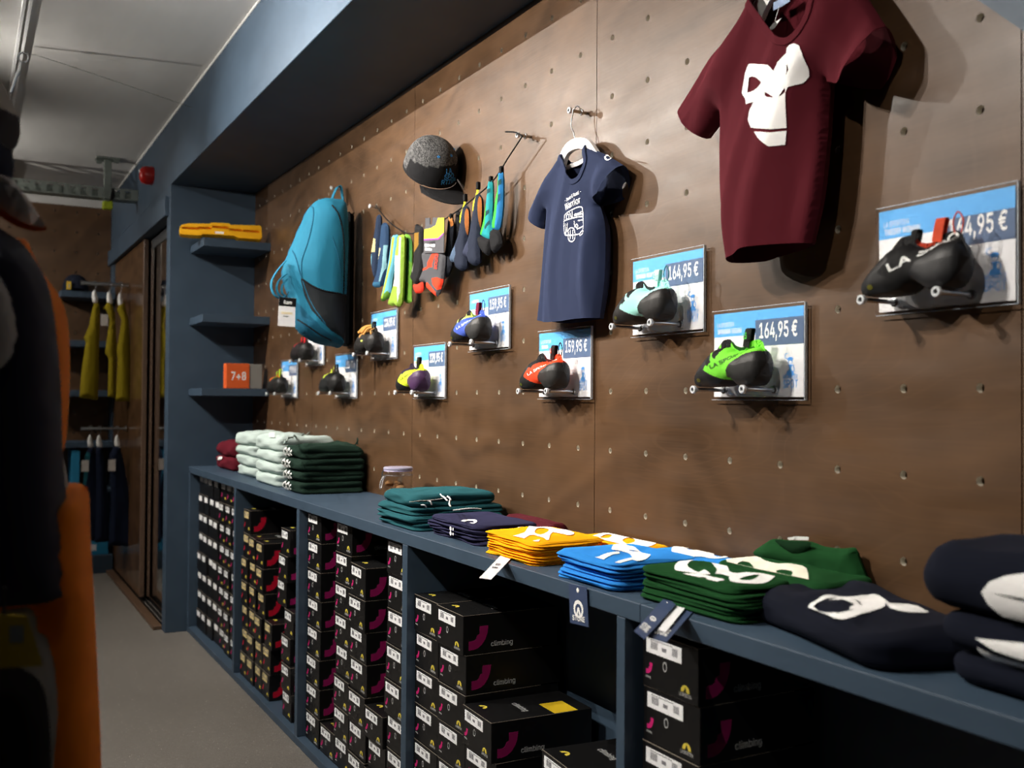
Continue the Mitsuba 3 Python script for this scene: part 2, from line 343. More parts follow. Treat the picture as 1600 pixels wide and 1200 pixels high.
# ---------------------------------------------------------------- shoe boxes
def j_mark(w):      # the curved magenta mark
    o = [(0, 0), (0, .38), (.26, .40), (.36, .48), (.40, .62), (.52, .66), (.52, 1), (.94, 1), (.90, .68), (.80, .42), (.64, .20), (.44, .06), (.22, 0)]
    return poly(np.array(o) * w)
def sun_logo(w):    # yellow arch over a dark peak
    arch = sg.Point(0, 0).buffer(.5 * w, 12).intersection(sg.box(-w, 0, w, w)).difference(poly(np.array([(-.26, -.1), (-.1, .24), (-.03, .42), (.05, .28), (.26, -.1)]) * w))
    return arch
mat('box_card', '0d0d0e', 0.42, spec=0.45)
BOXP = {}
def box_protos(w):
    if w in BOXP: return BOXP[w]
    d = {}
    h, dp = .1, .274
    d['body'] = mikit.ply(box(0, w, 0, dp, 0.0006, h - .0004, .0012), 'box_card')
    d['lid_edge'] = mikit.ply(cat(box(.001, w - .001, -.0006, .0005, h - .0016, h - .0003), box(w - .0004, w + .0005, .001, dp * .8, h - .0013, h - .0003)), 'box_edge')
    lw, lz0, lz1 = .64 * w, .63 * h, .90 * h
    d['label'] = mikit.ply(box(.075 * w, .075 * w + lw, -.0007, .0002, lz0, lz1), 'sticker')
    rs = random.Random(int(w * 1e4)); bars = []
    x = .075 * w + lw * .1
    while x < .075 * w + lw * .92:
        dx = rs.uniform(.0008, .0022)
        r = (x - .075 * w) / lw
        if .12 < r < .33 or .72 < r < .9:
            bars.append(box(x, x + dx, -.001, -.0006, lz0 + .3 * (lz1 - lz0), lz0 + .8 * (lz1 - lz0)))
        x += dx * 1.7
    bars.append(box(.075 * w + lw * .46, .075 * w + lw * .58, -.001, -.0006, lz0 + .35 * (lz1 - lz0), lz0 + .6 * (lz1 - lz0)))
    bars.append(box(.075 * w + lw * .12, .075 * w + lw * .75, -.001, -.0006, lz0 + .86 * (lz1 - lz0), lz0 + .92 * (lz1 - lz0)))
    d['barcode'] = mikit.ply(cat(*bars), 'ink_grey')
    d['mark'] = mikit.ply(on_wall(extrude(j_mark(.021), .0005), .07 * w, -.0002, .24 * h), 'magenta')
    d['logo'] = mikit.ply(on_wall(extrude(sun_logo(.024), .0005), .78 * w, -.0002, .17 * h), 'sun_yellow')
    d['lettering'] = mikit.ply(cat(on_wall(text('LA SPORTIVA', .006, .034, .0005), .78 * w - .017, -.0002, .09 * h), on_wall(text('climbing', .004, .016, .0005), .06 * w, -.0002, .17 * h)), 'grey_print')
    ring = sg.Point(0, 0).buffer(.0075, 10).difference(sg.Point(0, 0).buffer(.0058, 10))
    d['finger_hole'] = mikit.ply(on_wall(sa.scale(ring, .8, 1.15) and extrude(sa.scale(ring, .8, 1.15), .0005), .42 * w, -.0002, .47 * h), 'grey_print')
    SIDE = np.array([[0, 0, 1, w], [1, 0, 0, 0], [0, 1, 0, 0], [0, 0, 0, 1.0]])      # xy -> yz, out along +x
    d['side_mark'] = mikit.ply(moved(extrude(j_mark(.058), .0005), SIDE @ Mt(.016, .012, .0001)), 'side_magenta')
    d['side_lettering'] = mikit.ply(moved(text('climbing', .013, .062, .0005), SIDE @ Mt(.078, .016, .0001)), 'grey_print')
    d['top_lettering'] = mikit.ply(moved(text('climbing', .016, .07, .0004), Mt(.55 * w, .045, h - .0004, rz=0) if False else Mt(.5 * w - .035, .11, h - .0005)), 'grey_print')
    d['top_logo'] = mikit.ply(moved(extrude(sun_logo(.03), .0004), Mt(.26 * w, .03, h - .0005)), 'sun_yellow')
    d['top_stripe'] = mikit.ply(box(.5 * w, w * .99, .17, .235, h - .0006, h + .0002), M('cfae22', .6, .3))
    BOXP[w] = d
    return d
mat('box_edge', '7d7468', .8, spec=.2)
mat('sticker', 'f3f4f6', .6, spec=.3)
mat('sticker_yellow', 'd9c58a', .6, spec=.3)
mat('ink', '3a3a3e', .8, spec=.2)
mat('ink_grey', '77777c', .8, spec=.2)
mat('magenta', 'c2226f', .55, spec=.3)
mat('red_mark', 'c8173a', .55, spec=.3)
mat('side_magenta', 'a01a63', .5, spec=.3)
mat('side_red', 'c01030', .5, spec=.3)
mat('sun_yellow', 'd8c34a', .5, spec=.3)
mat('grey_print', 'b9b9b9', .6, spec=.3)
BAY = ['bay beside the blue pillar', 'second bay from the pillar', 'third bay from the pillar', 'fourth bay from the pillar', 'fifth bay from the pillar']
rb = random.Random(7)
def stack(bay, no, x, w, n, ztop, yf, yellow=False, dx=None, detail=2, tops=True, ytilt=None):
    pitch = (ztop - ZB) / n
    P = box_protos(w)
    for k in range(n):                       # k = 0 at the bottom
        row = n - 1 - k
        kind = 'yellow' if yellow else 'white'
        if n == 1: lab = f'black shoe box with {kind} label, alone low in the {BAY[bay]}'
        else: lab = f'black shoe box with {kind} label, {ORD[row]} from top, {ORD[no]} stack, {BAY[bay]}'
        t = Thing('shoe_box', lab, 'shoe box', group='shoe boxes in the ' + BAY[bay])
        ox = (dx[k] if dx else rb.uniform(-.002, .002)); oy = rb.uniform(-.006, .006); ry = rb.uniform(-.012, .012) if not ytilt else ytilt.get(k, 0)
        m = Mt(x + ox, yf + oy, ZB + k * pitch, rz=ry, s=[1, 1, pitch / .1])
        t.part('body', P['body'], None, to=m)
        t.part('lid_edge', P['lid_edge'], None, to=m)
        l = t.part('label', P['label'], 'sticker_yellow' if yellow else None, to=m)
        if detail >= 1:
            t.part('barcode', P['barcode'], None, to=m, under=l)
            t.part('mark', P['mark'], 'red_mark' if yellow else None, to=m)
            t.part('logo', P['logo'], None, to=m)
        if detail >= 2:
            t.part('lettering', P['lettering'], None, to=m)
            t.part('finger_hole', P['finger_hole'], None, to=m)
        if detail >= 1:
            t.part('side_mark', P['side_mark'], 'side_red' if yellow else None, to=m)
        if detail >= 2:
            t.part('side_lettering', P['side_lettering'], None, to=m)
        if k == n - 1 and detail >= 1 and ztop < .84:
            t.part('top_logo', P['top_logo'], None, to=m); t.part('top_lettering', P['top_lettering'], None, to=m)
            if detail >= 2 and ztop < .6: t.part('top_stripe', P['top_stripe'], None, to=m)
for i, x in enumerate([-5.600, -5.478, -5.350, -5.222, -5.094, -4.966, -4.838]):
    stack(0, i, x, .116, 8, .857, -.300, detail=1 if i > 3 else 0)
stack(1, 0, -4.560, .112, 7, .772, -.318, True, detail=1)
stack(1, 1, -4.440, .112, 6, .662, -.318, True, detail=1)
stack(1, 2, -4.312, .112, 6, .662, -.322, True, detail=1, dx=[0, 0, 0, .03, .03, .03])
stack(1, 3, -4.178, .112, 3, .350, -.322, True, detail=1, dx=[-.016, -.010, .02])
stack(1, 4, -3.895, .122, 7, .760, -.318, detail=1, dx=[0, 0, -.03, 0, -.10, -.06, -.03])
stack(1, 5, -3.768, .118, 7, .760, -.300, detail=1)
stack(2, 0, -3.602, .155, 8, .857, -.315)
stack(2, 1, -3.436, .150, 1, .128, -.318)
stack(2, 2, -3.284, .150, 8, .857, -.312)
stack(2, 3, -3.126, .152, 7, .738, -.318, ytilt={6: -.04})
stack(2, 4, -2.968, .150, 3, .318, -.318)
stack(2, 5, -2.808, .162, 8, .857, -.318)
stack(3, 0, -2.584, .158, 7, .728, -.318)
stack(3, 1, -2.422, .162, 7, .728, -.324)
stack(3, 2, -2.252, .165, 5, .512, -.330, ytilt={4: -.04})
stack(3, 3, -1.900, .165, 5, .505, -.318, ytilt={4: -.09})
stack(4, 0, -1.525, .162, 8, .843, -.318)
stack(4, 1, -1.355, .162, 4, .44, -.318)
# ================================================================ soft things drawn as an outline with its own thickness
def to2(P, y=None, x=None):
    return np.array([W(a, b, y)[[0, 2]] if x is None else WX(a, b, x)[[1, 2]] for a, b in P])
def lift(V, off, y=None, x=None):
    """plane coordinates + offset towards the room -> world"""
    V = np.asarray(V, float); z = V[:, 0] * 0
    return np.stack([V[:, 0], z + y - off, V[:, 1]], 1) if x is None else np.stack([z + x + off, V[:, 0], V[:, 1]], 1)
def soft(t, name, P, col, thick, y=None, x=None, regions=(), step=.006, R=None, sm=4, ripple=0, rs=0, world=False, label=None, back=True, rsc=(30, 6)):
    """an inflated cloth body; regions = [(part name, polygon, colour)] are pieces of its front in another colour"""
    g = poly(P if world else to2(P, y, x), sm); R = R or thick
    def off(V):
        d = np.clip(edge_dist(g, V) / R, 0, 1); o = thick / 2 * np.sqrt(1 - (1 - d) ** 2)
        if ripple:
            q = np.stack([V[:, 0] * rsc[0], V[:, 1] * rsc[1], V[:, 0] * 0 + rs], 1)
            o = o + ripple * d * (meshkit.fbm(q) - .5 if hasattr(meshkit, 'fbm') else meshkit.noise(q) - .5)
        return o
    rest = g; done = []
    for r in regions:
        rg = poly(r[1] if world else to2(r[1], y, x), r[3] if len(r) > 3 else 0).intersection(rest)
        if rg.area > 1e-7:
            done.append((r[0], rg, r[2])); rest = rest.difference(rg)
    V, F = sheet(rest, step); v = lift(V, off(V), y, x)
    if x is not None: F = F                                   # (y,z) seen from +x: already outward
    ms = [trimesh.Trimesh(v, F if x is not None else F, process=False)]
    if back:
        Vb, Fb = sheet(g, step * 1.6, step); d = np.clip(edge_dist(g, Vb) / R, 0, 1)
        ms.append(trimesh.Trimesh(lift(Vb, -thick / 2 * np.sqrt(1 - (1 - d) ** 2), y, x), Fb[:, ::-1], process=False))
    k = t.part(name, cat(*ms), col, smooth=50, label=label)
    for n, rg, c in done:
        V, F = sheet(rg, step); t.part(n, trimesh.Trimesh(lift(V, off(V), y, x), F, process=False), c, smooth=50)
    return g, off, k
# ================================================================ price cards, bolts and climbing shoes
mat('card_white', 'f4f4f6', .5, spec=.4); mat('card_blue', '5db2f4', .5, spec=.4); mat('card_slate', '546a8c', .5, spec=.4); mat('card_logo', '559eea', .5, spec=.4)
CW, CH = .263, .178
def emblem(s):
    """small seated figure over a block of letters"""
    g = [sa.scale(sg.Point(0, .80).buffer(.13, 10), 1.0, .55), sg.Point(0, .72).buffer(.11, 10).difference(sg.Point(0, .70).buffer(.075, 8)),
         poly([(-.12, .60), (.12, .60), (.05, .48), (.09, .36), (-.09, .36), (-.05, .48)]), poly([(-.15, .38), (.15, .38), (.2, .22), (-.2, .22)]),
         sg.LineString([(-.12, .78), (-.27, .86), (-.24, .98), (-.1, 1.0)]).buffer(.014), sg.LineString([(.12, .58), (.2, .45), (.16, .36)]).buffer(.02)]
    return sa.scale(so.unary_union(g), s, s, origin=(0, 0))
EMB = extrude(emblem(.056), .0005)
EMBT = cat(moved(text('MONKEY', .0085, .040, .0005, True), Mt(-.020, .006, 0)), moved(text('SPOT', .016, .040, .0005, True), Mt(-.020, -.0125, 0)))
def price_card(x, z, price, line2, lab, patch=(.50, .115, .43), hidden2=True):
    t = Thing('price_card', lab, 'price card', 'price cards on the display wall'); o = WALLM(x, -.010, z)
    c = t.part('card', box(0, CW, 0, CH, -.0005, .0005), 'card_white', to=o)
    t.part('header', box(0, CW, CH * .72, CH, .0004, .0009), 'card_blue', to=o, under=c)
    t.part('price_patch', box(CW * patch[0], CW, CH * (1 - patch[2]), CH * (1 - patch[1]), .0008, .0013), 'card_slate', to=o, under=c)
    tm = text(price, .030, CW * .405, .0005, True)
    t.part('price', tm, 'white_print', to=o @ Mt(CW * (patch[0] + .035), CH * (1 - patch[2] + .09), .0012), under=c)
    t.part('lettering', text('LA SPORTIVA', .0098, .054, .0005), 'white_print', to=o @ Mt(.010, CH * .835, .0008), under=c)
    if line2: t.part('lettering', text(line2, .0105, .0062 * len(line2), .0005, True), 'white_print', to=o @ Mt(.012, CH * .755, .0008), under=c)
    t.part('emblem', EMB, 'card_logo', to=o @ Mt(CW * .865, CH * .17, .0004), under=c)
    t.part('emblem_lettering', EMBT, 'card_logo', to=o @ Mt(CW * .865, CH * .17, .0004), under=c)
    a = np.array([[0, 0], [1, 0], [1, 1], [0, 1]]) * [CW + .010, CH + .012] + [-.004, -.006]
    v = np.c_[a, np.full(4, .0045)]
    t.part('acrylic_cover', trimesh.Trimesh(v, [[0, 1, 2], [0, 2, 3]], process=False), 'acrylic', to=o)
    e = M('c9d3dc', .2, .6)
    x0, y0, x1, y1 = -.004, -.006, CW + .006, CH + .006
    t.part('acrylic_edge', cat(box(x0, x1, y0 - .0006, y0 + .0006, .002, .0045), box(x1 - .0008, x1 + .001, y0, y1, -.002, .0045), box(x0, x1, y1 - .0005, y1 + .0008, .003, .0045)), e, to=o)
    return t
def hexa(r): return sg.Polygon([(r * math.cos(k * math.pi / 3), r * math.sin(k * math.pi / 3)) for k in range(6)])
_bl = lambda L: np.array([[1, 0, 0, 0], [0, 0, -1, -L], [0, 1, 0, 0], [0, 0, 0, 1.0]])
BOLT = {}
def bolt(x, z, L, lab, group='bolts that carry the shoes'):
    if L not in BOLT:
        BOLT[L] = (mikit.ply(lathe([(0, 0), (.0042, 0), (.0042, L - .006), (.0042, L)], 14).apply_transform(np.array([[1, 0, 0, 0], [0, 0, -1, .012], [0, 1, 0, 0], [0, 0, 0, 1.0]])), 'steel', smooth=40),
                   mikit.ply(moved(lathe([(0, -.0005), (.0072, -.0005), (.0084, .0012), (.0084, .0062), (.0072, .0074), (.0045, .0074), (.0042, .0040), (0, .0040)], 20), _bl(L - .006)), M('e4e8ec', .3, .6, .25), smooth=30),
                   mikit.ply(moved(lathe([(.0042, 0), (.0075, 0), (.0082, .001), (.0082, .005), (.0042, .006)], 16), _bl(.014)), 'steel', smooth=30),
                   mikit.ply(moved(extrude(hexa(.0036), .0006), _bl(L - .0018)), 'black'))
    b = Thing('bolt', lab, 'bolt', group); p = BOLT[L]; m = Mt(x, 0, z)
    b.part('shank', p[0], None, to=m); h = b.part('head', p[1], None, to=m); b.part('nut', p[2], None, to=m); b.part('socket', p[3], None, to=m, under=h)
# ---- the shoe: sections along its length, coloured by regions drawn on its side (u along the shoe, z in metres)
L_SH = .206
_bot = np.array([(0, .012), (.06, .003), (.15, 0), (.3, 0), (.42, .003), (.51, .014), (.57, .019), (.63, .012), (.74, 0), (.84, .001), (.91, .008), (.97, .024), (1, .046)])
_top = np.array([(0, .018), (.03, .032), (.1, .045), (.2, .065), (.3, .087), (.37, .097), (.44, .098), (.50, .092), (.56, .083), (.64, .080), (.72, .085), (.80, .092), (.88, .093), (.93, .088), (.97, .072), (1, .047)])
_wid = np.array([(0, .008), (.03, .020), (.1, .034), (.22, .043), (.34, .044), (.46, .037), (.56, .031), (.7, .033), (.82, .034), (.92, .028), (.97, .019), (1, .001)])
from scipy.sparse import coo_matrix
from scipy.sparse.csgraph import connected_components
from scipy.interpolate import PchipInterpolator as PI
fb, ft, fw = (PI(a[:, 0], a[:, 1]) for a in (_bot, _top, _wid))
def shoe_pt(u, v, off=0.0):
    """near side: v from 0 (sole) to 1 (top)"""
    s = np.sin(np.pi * np.clip(v, 0, 1) ** .72) ** .55 if False else np.clip(1 - np.abs(2 * np.clip(v, 0, 1) ** .85 - .86) ** 2.6 * (1.0 + .55 * (v > .51)), 0, 1) ** .5
    e = np.minimum(v / .02, 1) * np.minimum((1 - v) / .02, 1)
    zb, zt, w = fb(u), ft(u), fw(u)
    return np.stack([u * L_SH, -(w + off) * s * np.clip(e, 0, 1) ** .3, zb + (zt - zb) * v + off * (v - .5) * 1.2], -1)
NU, NV = 150, 56
_u = None
def shoe_regions(regs):
    """splits the shoe skin by polygons in (u, z): {name: mesh}, far side mirrored"""
    uu = np.linspace(0, 1, NU); uu = .5 - .5 * np.cos(np.pi * uu) * (1 - .35 * np.sin(np.pi * uu) ** 2)
    vv = np.linspace(0, 1, NV); U, V = np.meshgrid(uu, vv, indexing='ij')
    near = shoe_pt(U.ravel(), V.ravel()).reshape(NU, NV, 3); far = near.copy(); far[..., 1] *= -1
    out = {}
    I, J = np.meshgrid(np.arange(NU - 1), np.arange(NV - 1), indexing='ij'); I, J = I.ravel(), J.ravel()
    uc = (uu[I] + uu[I + 1]) / 2; vc = (vv[J] + vv[J + 1]) / 2; zc = fb(uc) + (ft(uc) - fb(uc)) * vc
    lab = np.zeros(len(I), int) - 1
    for k, (n, pg) in enumerate(regs):
        inside = shapely.contains_xy(poly(pg), uc, zc); lab[inside] = k
    for k in range(-1, len(regs)):
        s = lab == k
        if not s.any(): continue
        n = 'upper' if k < 0 else regs[k][0]
        a, b, c, d = I[s] * NV + J[s], (I[s] + 1) * NV + J[s], (I[s] + 1) * NV + J[s] + 1, I[s] * NV + J[s] + 1
        Fn = np.vstack([np.stack([a, b, c], 1), np.stack([a, c, d], 1)]); Ff = Fn[:, ::-1] + NU * NV
        m = trimesh.Trimesh(np.vstack([near.reshape(-1, 3), far.reshape(-1, 3)]), np.vstack([Fn, Ff]), process=False); m.remove_unreferenced_vertices()
        out.setdefault(n, []).append(m)
    res = []
    for n, ms in out.items():
        m = cat(*ms); m.merge_vertices()
        nv = len(m.vertices); e = np.vstack([m.faces[:, [0, 1]], m.faces[:, [1, 2]]])
        k, lb = connected_components(coo_matrix((np.ones(len(e)), (e[:, 0], e[:, 1])), shape=(nv, nv)), directed=False)
        for c in range(k):
            f = m.faces[lb[m.faces[:, 0]] == c]
            if len(f) > 12:
                q = trimesh.Trimesh(m.vertices, f, process=False); q.remove_unreferenced_vertices(); res.append((n, q))
    return res
TOE = [(-.1, -.1), (-.1, .2), (.22, .2), (.285, .075), (.37, .064), (.385, .054), (.30, .036), (.43, .022), (.55, .012), (.57, -.1)]
HEEL = [(.56, -.1), (.54, .012), (.57, .034), (.62, .046), (.70, .056), (.80, .064), (.93, .070), (1.1, .072), (1.1, -.1)]
STRAP = [(.265, .068), (.31, .072), (.335, .12), (.45, .12), (.475, .095), (.46, .072), (.435, .056), (.395, .062), (.36, .072), (.295, .062)]
STRAP2 = [(.345, .062), (.40, .051), (.36, .042), (.325, .049)]
LINING = [(.475, .12), (.46, .094), (.52, .080), (.60, .0725), (.69, .075), (.735, .12)]
BAND = [(.23, .030), (.33, .052), (.46, .066), (.56, .078), (.70, .079), (.80, .12), (1.1, .12), (1.1, .070), (.93, .070), (.80, .064), (.70, .056), (.62, .046), (.57, .034), (.54, .011), (.39, .019)]
SH = {}
def shoe_skin(style):
    if style not in SH:
        if style == 'plain': r = [('toe_rubber', TOE), ('heel_rubber', HEEL), ('lining', LINING), ('strap', STRAP), ('strap', STRAP2)]
        else: r = [('band', BAND), ('toe_rubber', TOE), ('heel_rubber', HEEL), ('lining', LINING), ('strap', STRAP)]
        SH[style] = [(n, mikit.ply(m, None, smooth=True)) for n, m in shoe_regions(r)]
    return SH[style]
def wrap_text(s, h, u0, z0, u1, z1, bold=True):
    """lettering laid along a line of the shoe's side"""
    m = meshkit.text_mesh(s, h, .0006, bold); V = np.array(m.vertices); w = V[:, 0].max()
    ln = np.hypot((u1 - u0) * L_SH, z1 - z0); sx = ln / w; ca, sn = (u1 - u0) * L_SH / ln, (z1 - z0) / ln
    X = V[:, 0] * sx; U = u0 + (X * ca - V[:, 1] * sn) / L_SH; Z = z0 + X * sn + V[:, 1] * ca
    v = (Z - fb(U)) / (ft(U) - fb(U))
    P = shoe_pt(U, v, .0004); P[:, 1] -= V[:, 2]
    return trimesh.Trimesh(P, m.faces, process=False)
LTXB = mikit.ply(wrap_text('LA SPO', .0135, .40, .034, .92, .080), None)
LTX = mikit.ply(wrap_text('LA SPORTIVA', .0075, .40, .036, .84, .075), None)
def tab(u, w, h, lean=.008, gap=.0042):
    z = ft(u) - .006; x = u * L_SH
    P = [(x, -gap, z), (x + lean * .6, -gap * 1.1, z + h * .6), (x + lean, -gap * .9, z + h * .97), (x + lean * 1.05, 0, z + h), (x + lean, gap * .9, z + h * .97), (x + lean * .6, gap * 1.1, z + h * .6), (x, gap, z)]
    return tube(spline(P, 4), 0, flat=(.0022, w, (1, 0, .0)))
def ring_loop(u, r, h):
    z = float(ft(u)); x = u * L_SH
    P = [(x - r * .5, 0, z - .004), (x - r * .9, 0, z + h * .5), (x, 0, z + h), (x + r, 0, z + h * .5), (x + r * .6, 0, z - .004)]
    return tube(spline(P, 5), .0013, 6)
def shoe(x, z, c, lab, style='plain', rz=0.0, yc=-.062, sc=1.0):
    """c: colours by part"""
    t = Thing('climbing_shoe', lab, 'climbing shoe', None); S = shoe_skin(style)
    m = Mt(x, yc, z, rz=rz, s=sc)
    rub = {'toe_rubber': M(c.get('toe', '101011'), .55, .4), 'heel_rubber': M(c.get('heel', '161617'), .5, .45), 'lining': M(c.get('lining', '0c0c0d'), .9, .2)}
    for n, pl in S:
        mt = rub.get(n) or M(c.get({'upper': 'upper', 'band': 'band', 'strap': 'strap'}[n], '0f0f10'), .75, .3)
        t.part(n, pl, mt, to=m)
    if 'text' in c: t.part('lettering', LTXB if 'big' in c else LTX, M(c['text'], .6, .3), to=m)
    if 'tab' in c:
        k = t.part('pull_tab', tab(.72, .019, .036), M(c['tab'], .8, .25), to=m)
        if 'tabtext' in c: t.part('tab_lettering', on_wall(moved(text('LS', .013, .010, .0005, True), Mt(-.005, 0, 0)), 0.72 * L_SH + .005, -.0118, ft(.72) + .010), M(c['tabtext'], .6, .3), to=m, under=k)
    if 'loop' in c: t.part('pull_loop', ring_loop(.90, .010, .030), M(c['loop'], .7, .3), to=m)
    if 'tab2' in c: t.part('pull_tab', tab(.50, .012, .018, .004, .006), M(c['tab2'], .8, .25), to=m)
    if 'spot' in c:
        u, zz = c.get('spot_at', (.22, .014)); th = np.linspace(0, 2 * np.pi, 25)[:-1]
        U = u + np.r_[0, .030 * np.cos(th)]; Z = zz + np.r_[0, .0042 * np.sin(th)]
        P = shoe_pt(U, (Z - fb(U)) / (ft(U) - fb(U)), .0006); P[:, 1] -= .0004
        t.part('dot', trimesh.Trimesh(P, [[0, 1 + i, 1 + (i + 1) % 24] for i in range(24)], process=False), M(c['spot'], .6, .3), to=m)
    if 'lace' in c:
        for k in range(4):
            u = .36 + .055 * k; zt = float(ft(u)); w = float(fw(u))
            P = [(u * L_SH - .004, -w * .8, zt - .02), (u * L_SH, -w * .3, zt + .003), (u * L_SH + .006, .2 * w, zt + .007)]
            t.part('lace', tube(spline(P, 5), .0045, 7), M(c['lace'], .8, .25), to=m, smooth=40)
        P = [(.90 * L_SH, -.01, .088), (.97 * L_SH, -.03, .078), (1.05 * L_SH, -.033, .064)]
        t.part('lace', tube(spline(P, 5), .0022, 7), M(c['lace'], .8, .25), to=m, smooth=40)
    return t
CARDS = [  # x, row, price, line, shoe colours, style, name words
    (-1.245, 1, '164,95 €', 'THEORY WOMAN', dict(big=1, upper='0d0d0e', band='101011', toe='131314', heel='1d1d1f', strap='0b0b0c', lining='a5331f', text='e6e6e4', tab='c2452a', tab2='161616', spot='55520f', loop='c2452a'), 'band', 'all black shoe with big white lettering and orange tabs', 'card behind the all black shoe with white lettering'),
    (-1.690, 0, '164,95 €', 'SKWAMA VEGAN', dict(upper='7ae03c', toe='121214', heel='1b1a1a', strap='0b0b0c', lining='1a4a16', text='2b5a24', tab='121612', tabtext='54d64a', spot='4a4714'), 'plain', 'lime green shoe with black straps and black heel', 'card behind the lime green shoe'),
    (-1.991, 1, '164,95 €', 'SKWAMA VEGAN WOMAN', dict(upper='a4e6dc', toe='191715', heel='1e1c1b', strap='0b0b0c', lining='2a2f30', tab='bfe6e0', tabtext='6fb8ae', loop='2d6f74', spot='4a4714'), 'plain', 'mint green shoe with black heel and black straps', 'card behind the mint green shoe'),
    (-2.440, 0, '159,95 €', 'SKWAMA', dict(upper='141213', band='e2441f', toe='131313', heel='222120', strap='151314', lining='4a1512', text='f0ece8', tab='241413', tabtext='d8401f', loop='151515', spot='4a5214'), 'band', 'red banded shoe with black heel and white lettering', 'card behind the red banded shoe'),
    (-2.884, 1, '159,95 €', None, dict(upper='d3e56e', band='3f58b4', toe='151516', heel='262626', strap='0f1010', lining='55701c', text='e4e6f2', tab='6a1630', loop='2c3a6c', spot='55520f'), 'band', 'blue banded shoe with a maroon pull tab', 'card behind the blue banded shoe'),
    (-3.333, 0, '129,95 €', 'PYTHON', dict(upper='2a1c30', band='d6ea35', toe='121214', heel='43284c', strap='21172a', lining='241a2a', text='6d7a20', tab='14160f', tabtext='b5cc2e'), 'band', 'purple shoe with a lime yellow band', 'card behind the purple and lime yellow shoe'),
    (-3.766, 1, '124,95 €', None, dict(upper='17150f', band='1c1a18', toe='161514', heel='171616', strap='b98548', lining='7a5426', tab='15160f', tabtext='a9b53a', spot='cfe06a', spot_at=(.52, .045), lace='d29a52'), 'band', 'black shoe with tan laces and a pale yellow dot', 'card behind the black shoe with tan laces'),
    (-4.198, 0, '101,95 €', None, dict(upper='171819', band='17191a', toe='1b1d1d', heel='151515', strap='b8c440', lining='101010', tab='1a1b16', tabtext='c4c94a', spot='a9e2d8', spot_at=(.13, .025)), 'band', 'black shoe with yellow strap and small mint patch', 'card behind the shoe with the small mint patch'),
    (-4.630, 1, '99,95 €', None, dict(upper='141213', band='1b1517', toe='141414', heel='141313', strap='7a1620', lining='8a1a22', tab='c4202c', tab2='c4202c'), 'band', 'black shoe with red pull tabs, just below the blue backpack', 'card behind the shoe with red tabs, partly hidden by the backpack'),
    (-5.036, 0, '99,95 €', None, dict(upper='4a5a1c', band='171716', toe='121212', heel='151514', strap='d0561f', lining='c8521c', tab='b9d63a', tab2='9ccc3a', loop='d9e6d0'), 'band', 'black shoe with lime and orange tabs beside the lowest shelf', 'card behind the shoe with lime and orange tabs'),
]
for i, (x, row, price, l2, cols, sty, nm, cn) in enumerate(CARDS):
    z = HZ + row * PITCHH
    price_card(x, z - .0145, price, l2, f'white and blue price {cn}', patch=(.50, .19, .46) if i == 0 else (.49, .115, .415))
    bn = ['all black shoe', 'lime green shoe', 'mint green shoe', 'red banded shoe', 'blue banded shoe', 'purple shoe', 'shoe with tan laces', 'shoe with the mint patch', 'shoe with red tabs', 'shoe with lime tabs'][i]
    for j in (0, 1):
        bolt(x + .040 + .15 * j, z, .102, f'steel bolt under the {["toe", "heel"][j]} of the {bn}')
    shoe(x + .018, z + .0050, cols, nm + (' on two bolts' if len(nm.split()) < 12 else ''), sty, rz=-.03, yc=-.061)
# ================================================================ hanging shirts
def curve(P, y, n=5): return spline(to2(P, y), n)
def seen(P, off, y, dy=.0012):
    """the points of the cloth (its front stands off(x, z) before the plane y) that photograph points show"""
    out = []
    for a, b in P:
        q = W(a, b, y - .04)[[0, 2]]
        for _ in range(7): q = W(a, b, y - float(off(q[None])[0]) - dy)[[0, 2]]
        out.append(q)
    return np.array(out)
def tshirt(t, y, left_sh, left_cuff, left_side, hem, right_side, right_cuff, right_sh, scoop, back_scoop, col, thick=.10, R=.13, ripple=.03, rs=1, freq=(16, 1.2), name='body'):
    """each argument is a run of photograph points; the runs in order (neck left > sleeve > side > hem > side > sleeve > neck right) make the outline"""
    ls, ld, rd, rsn = curve(left_sh, y), curve(left_side, y), curve(right_side, y), curve(right_sh, y)
    lc, rc, hm = to2(left_cuff, y), to2(right_cuff, y), curve(hem, y)
    closed = sg.MultiLineString([ls, ld, rd, rsn])
    def off(V, s=1):
        d = np.clip(shapely.distance(shapely.points(V), closed) / R, 0, 1); b = thick / 2 * np.sqrt(1 - (1 - d) ** 2)
        q = np.stack([V[:, 0] * freq[0] + 1.5 * np.sin(V[:, 1] * 5), V[:, 1] * freq[1] + 2, V[:, 0] * 0 + rs + (0 if s > 0 else 9)], 1)
        return b + ripple * np.clip(d * 2.5, 0, 1) * (meshkit.noise(q) - .5) + .25 * ripple * np.clip(d * 3, 0, 1) * (meshkit.noise(q * [2.3, 2, 1]) - .5)
    sc = spline(np.vstack([to2(scoop[:1], y), seen(scoop[1:-1], off, y), to2(scoop[-1:], y)]), 5); bs = curve(back_scoop, y)
    ring = lambda neck: sg.Polygon(np.vstack([ls, lc[1:-1], ld, hm[1:-1], rd, rc[1:-1], rsn, neck[1:-1]])).buffer(0)
    gf, gb = ring(sc), ring(bs)
    V, F = sheet(gf, .0055); m1 = trimesh.Trimesh(lift(V, off(V), y), F, process=False)
    V, F = sheet(gb, .009, .007); m2 = trimesh.Trimesh(lift(V, -off(V, -1), y), F[:, ::-1], process=False)
    t.part(name, cat(m1, m2), col, smooth=60)
    rib = spline(np.vstack([lift(sc, off(sc) + .001, y)]), 1)
    t.part('collar', tube(rib, 0, flat=(.014, .004, (0, -1, 0))), col, smooth=40)
    return gf, off
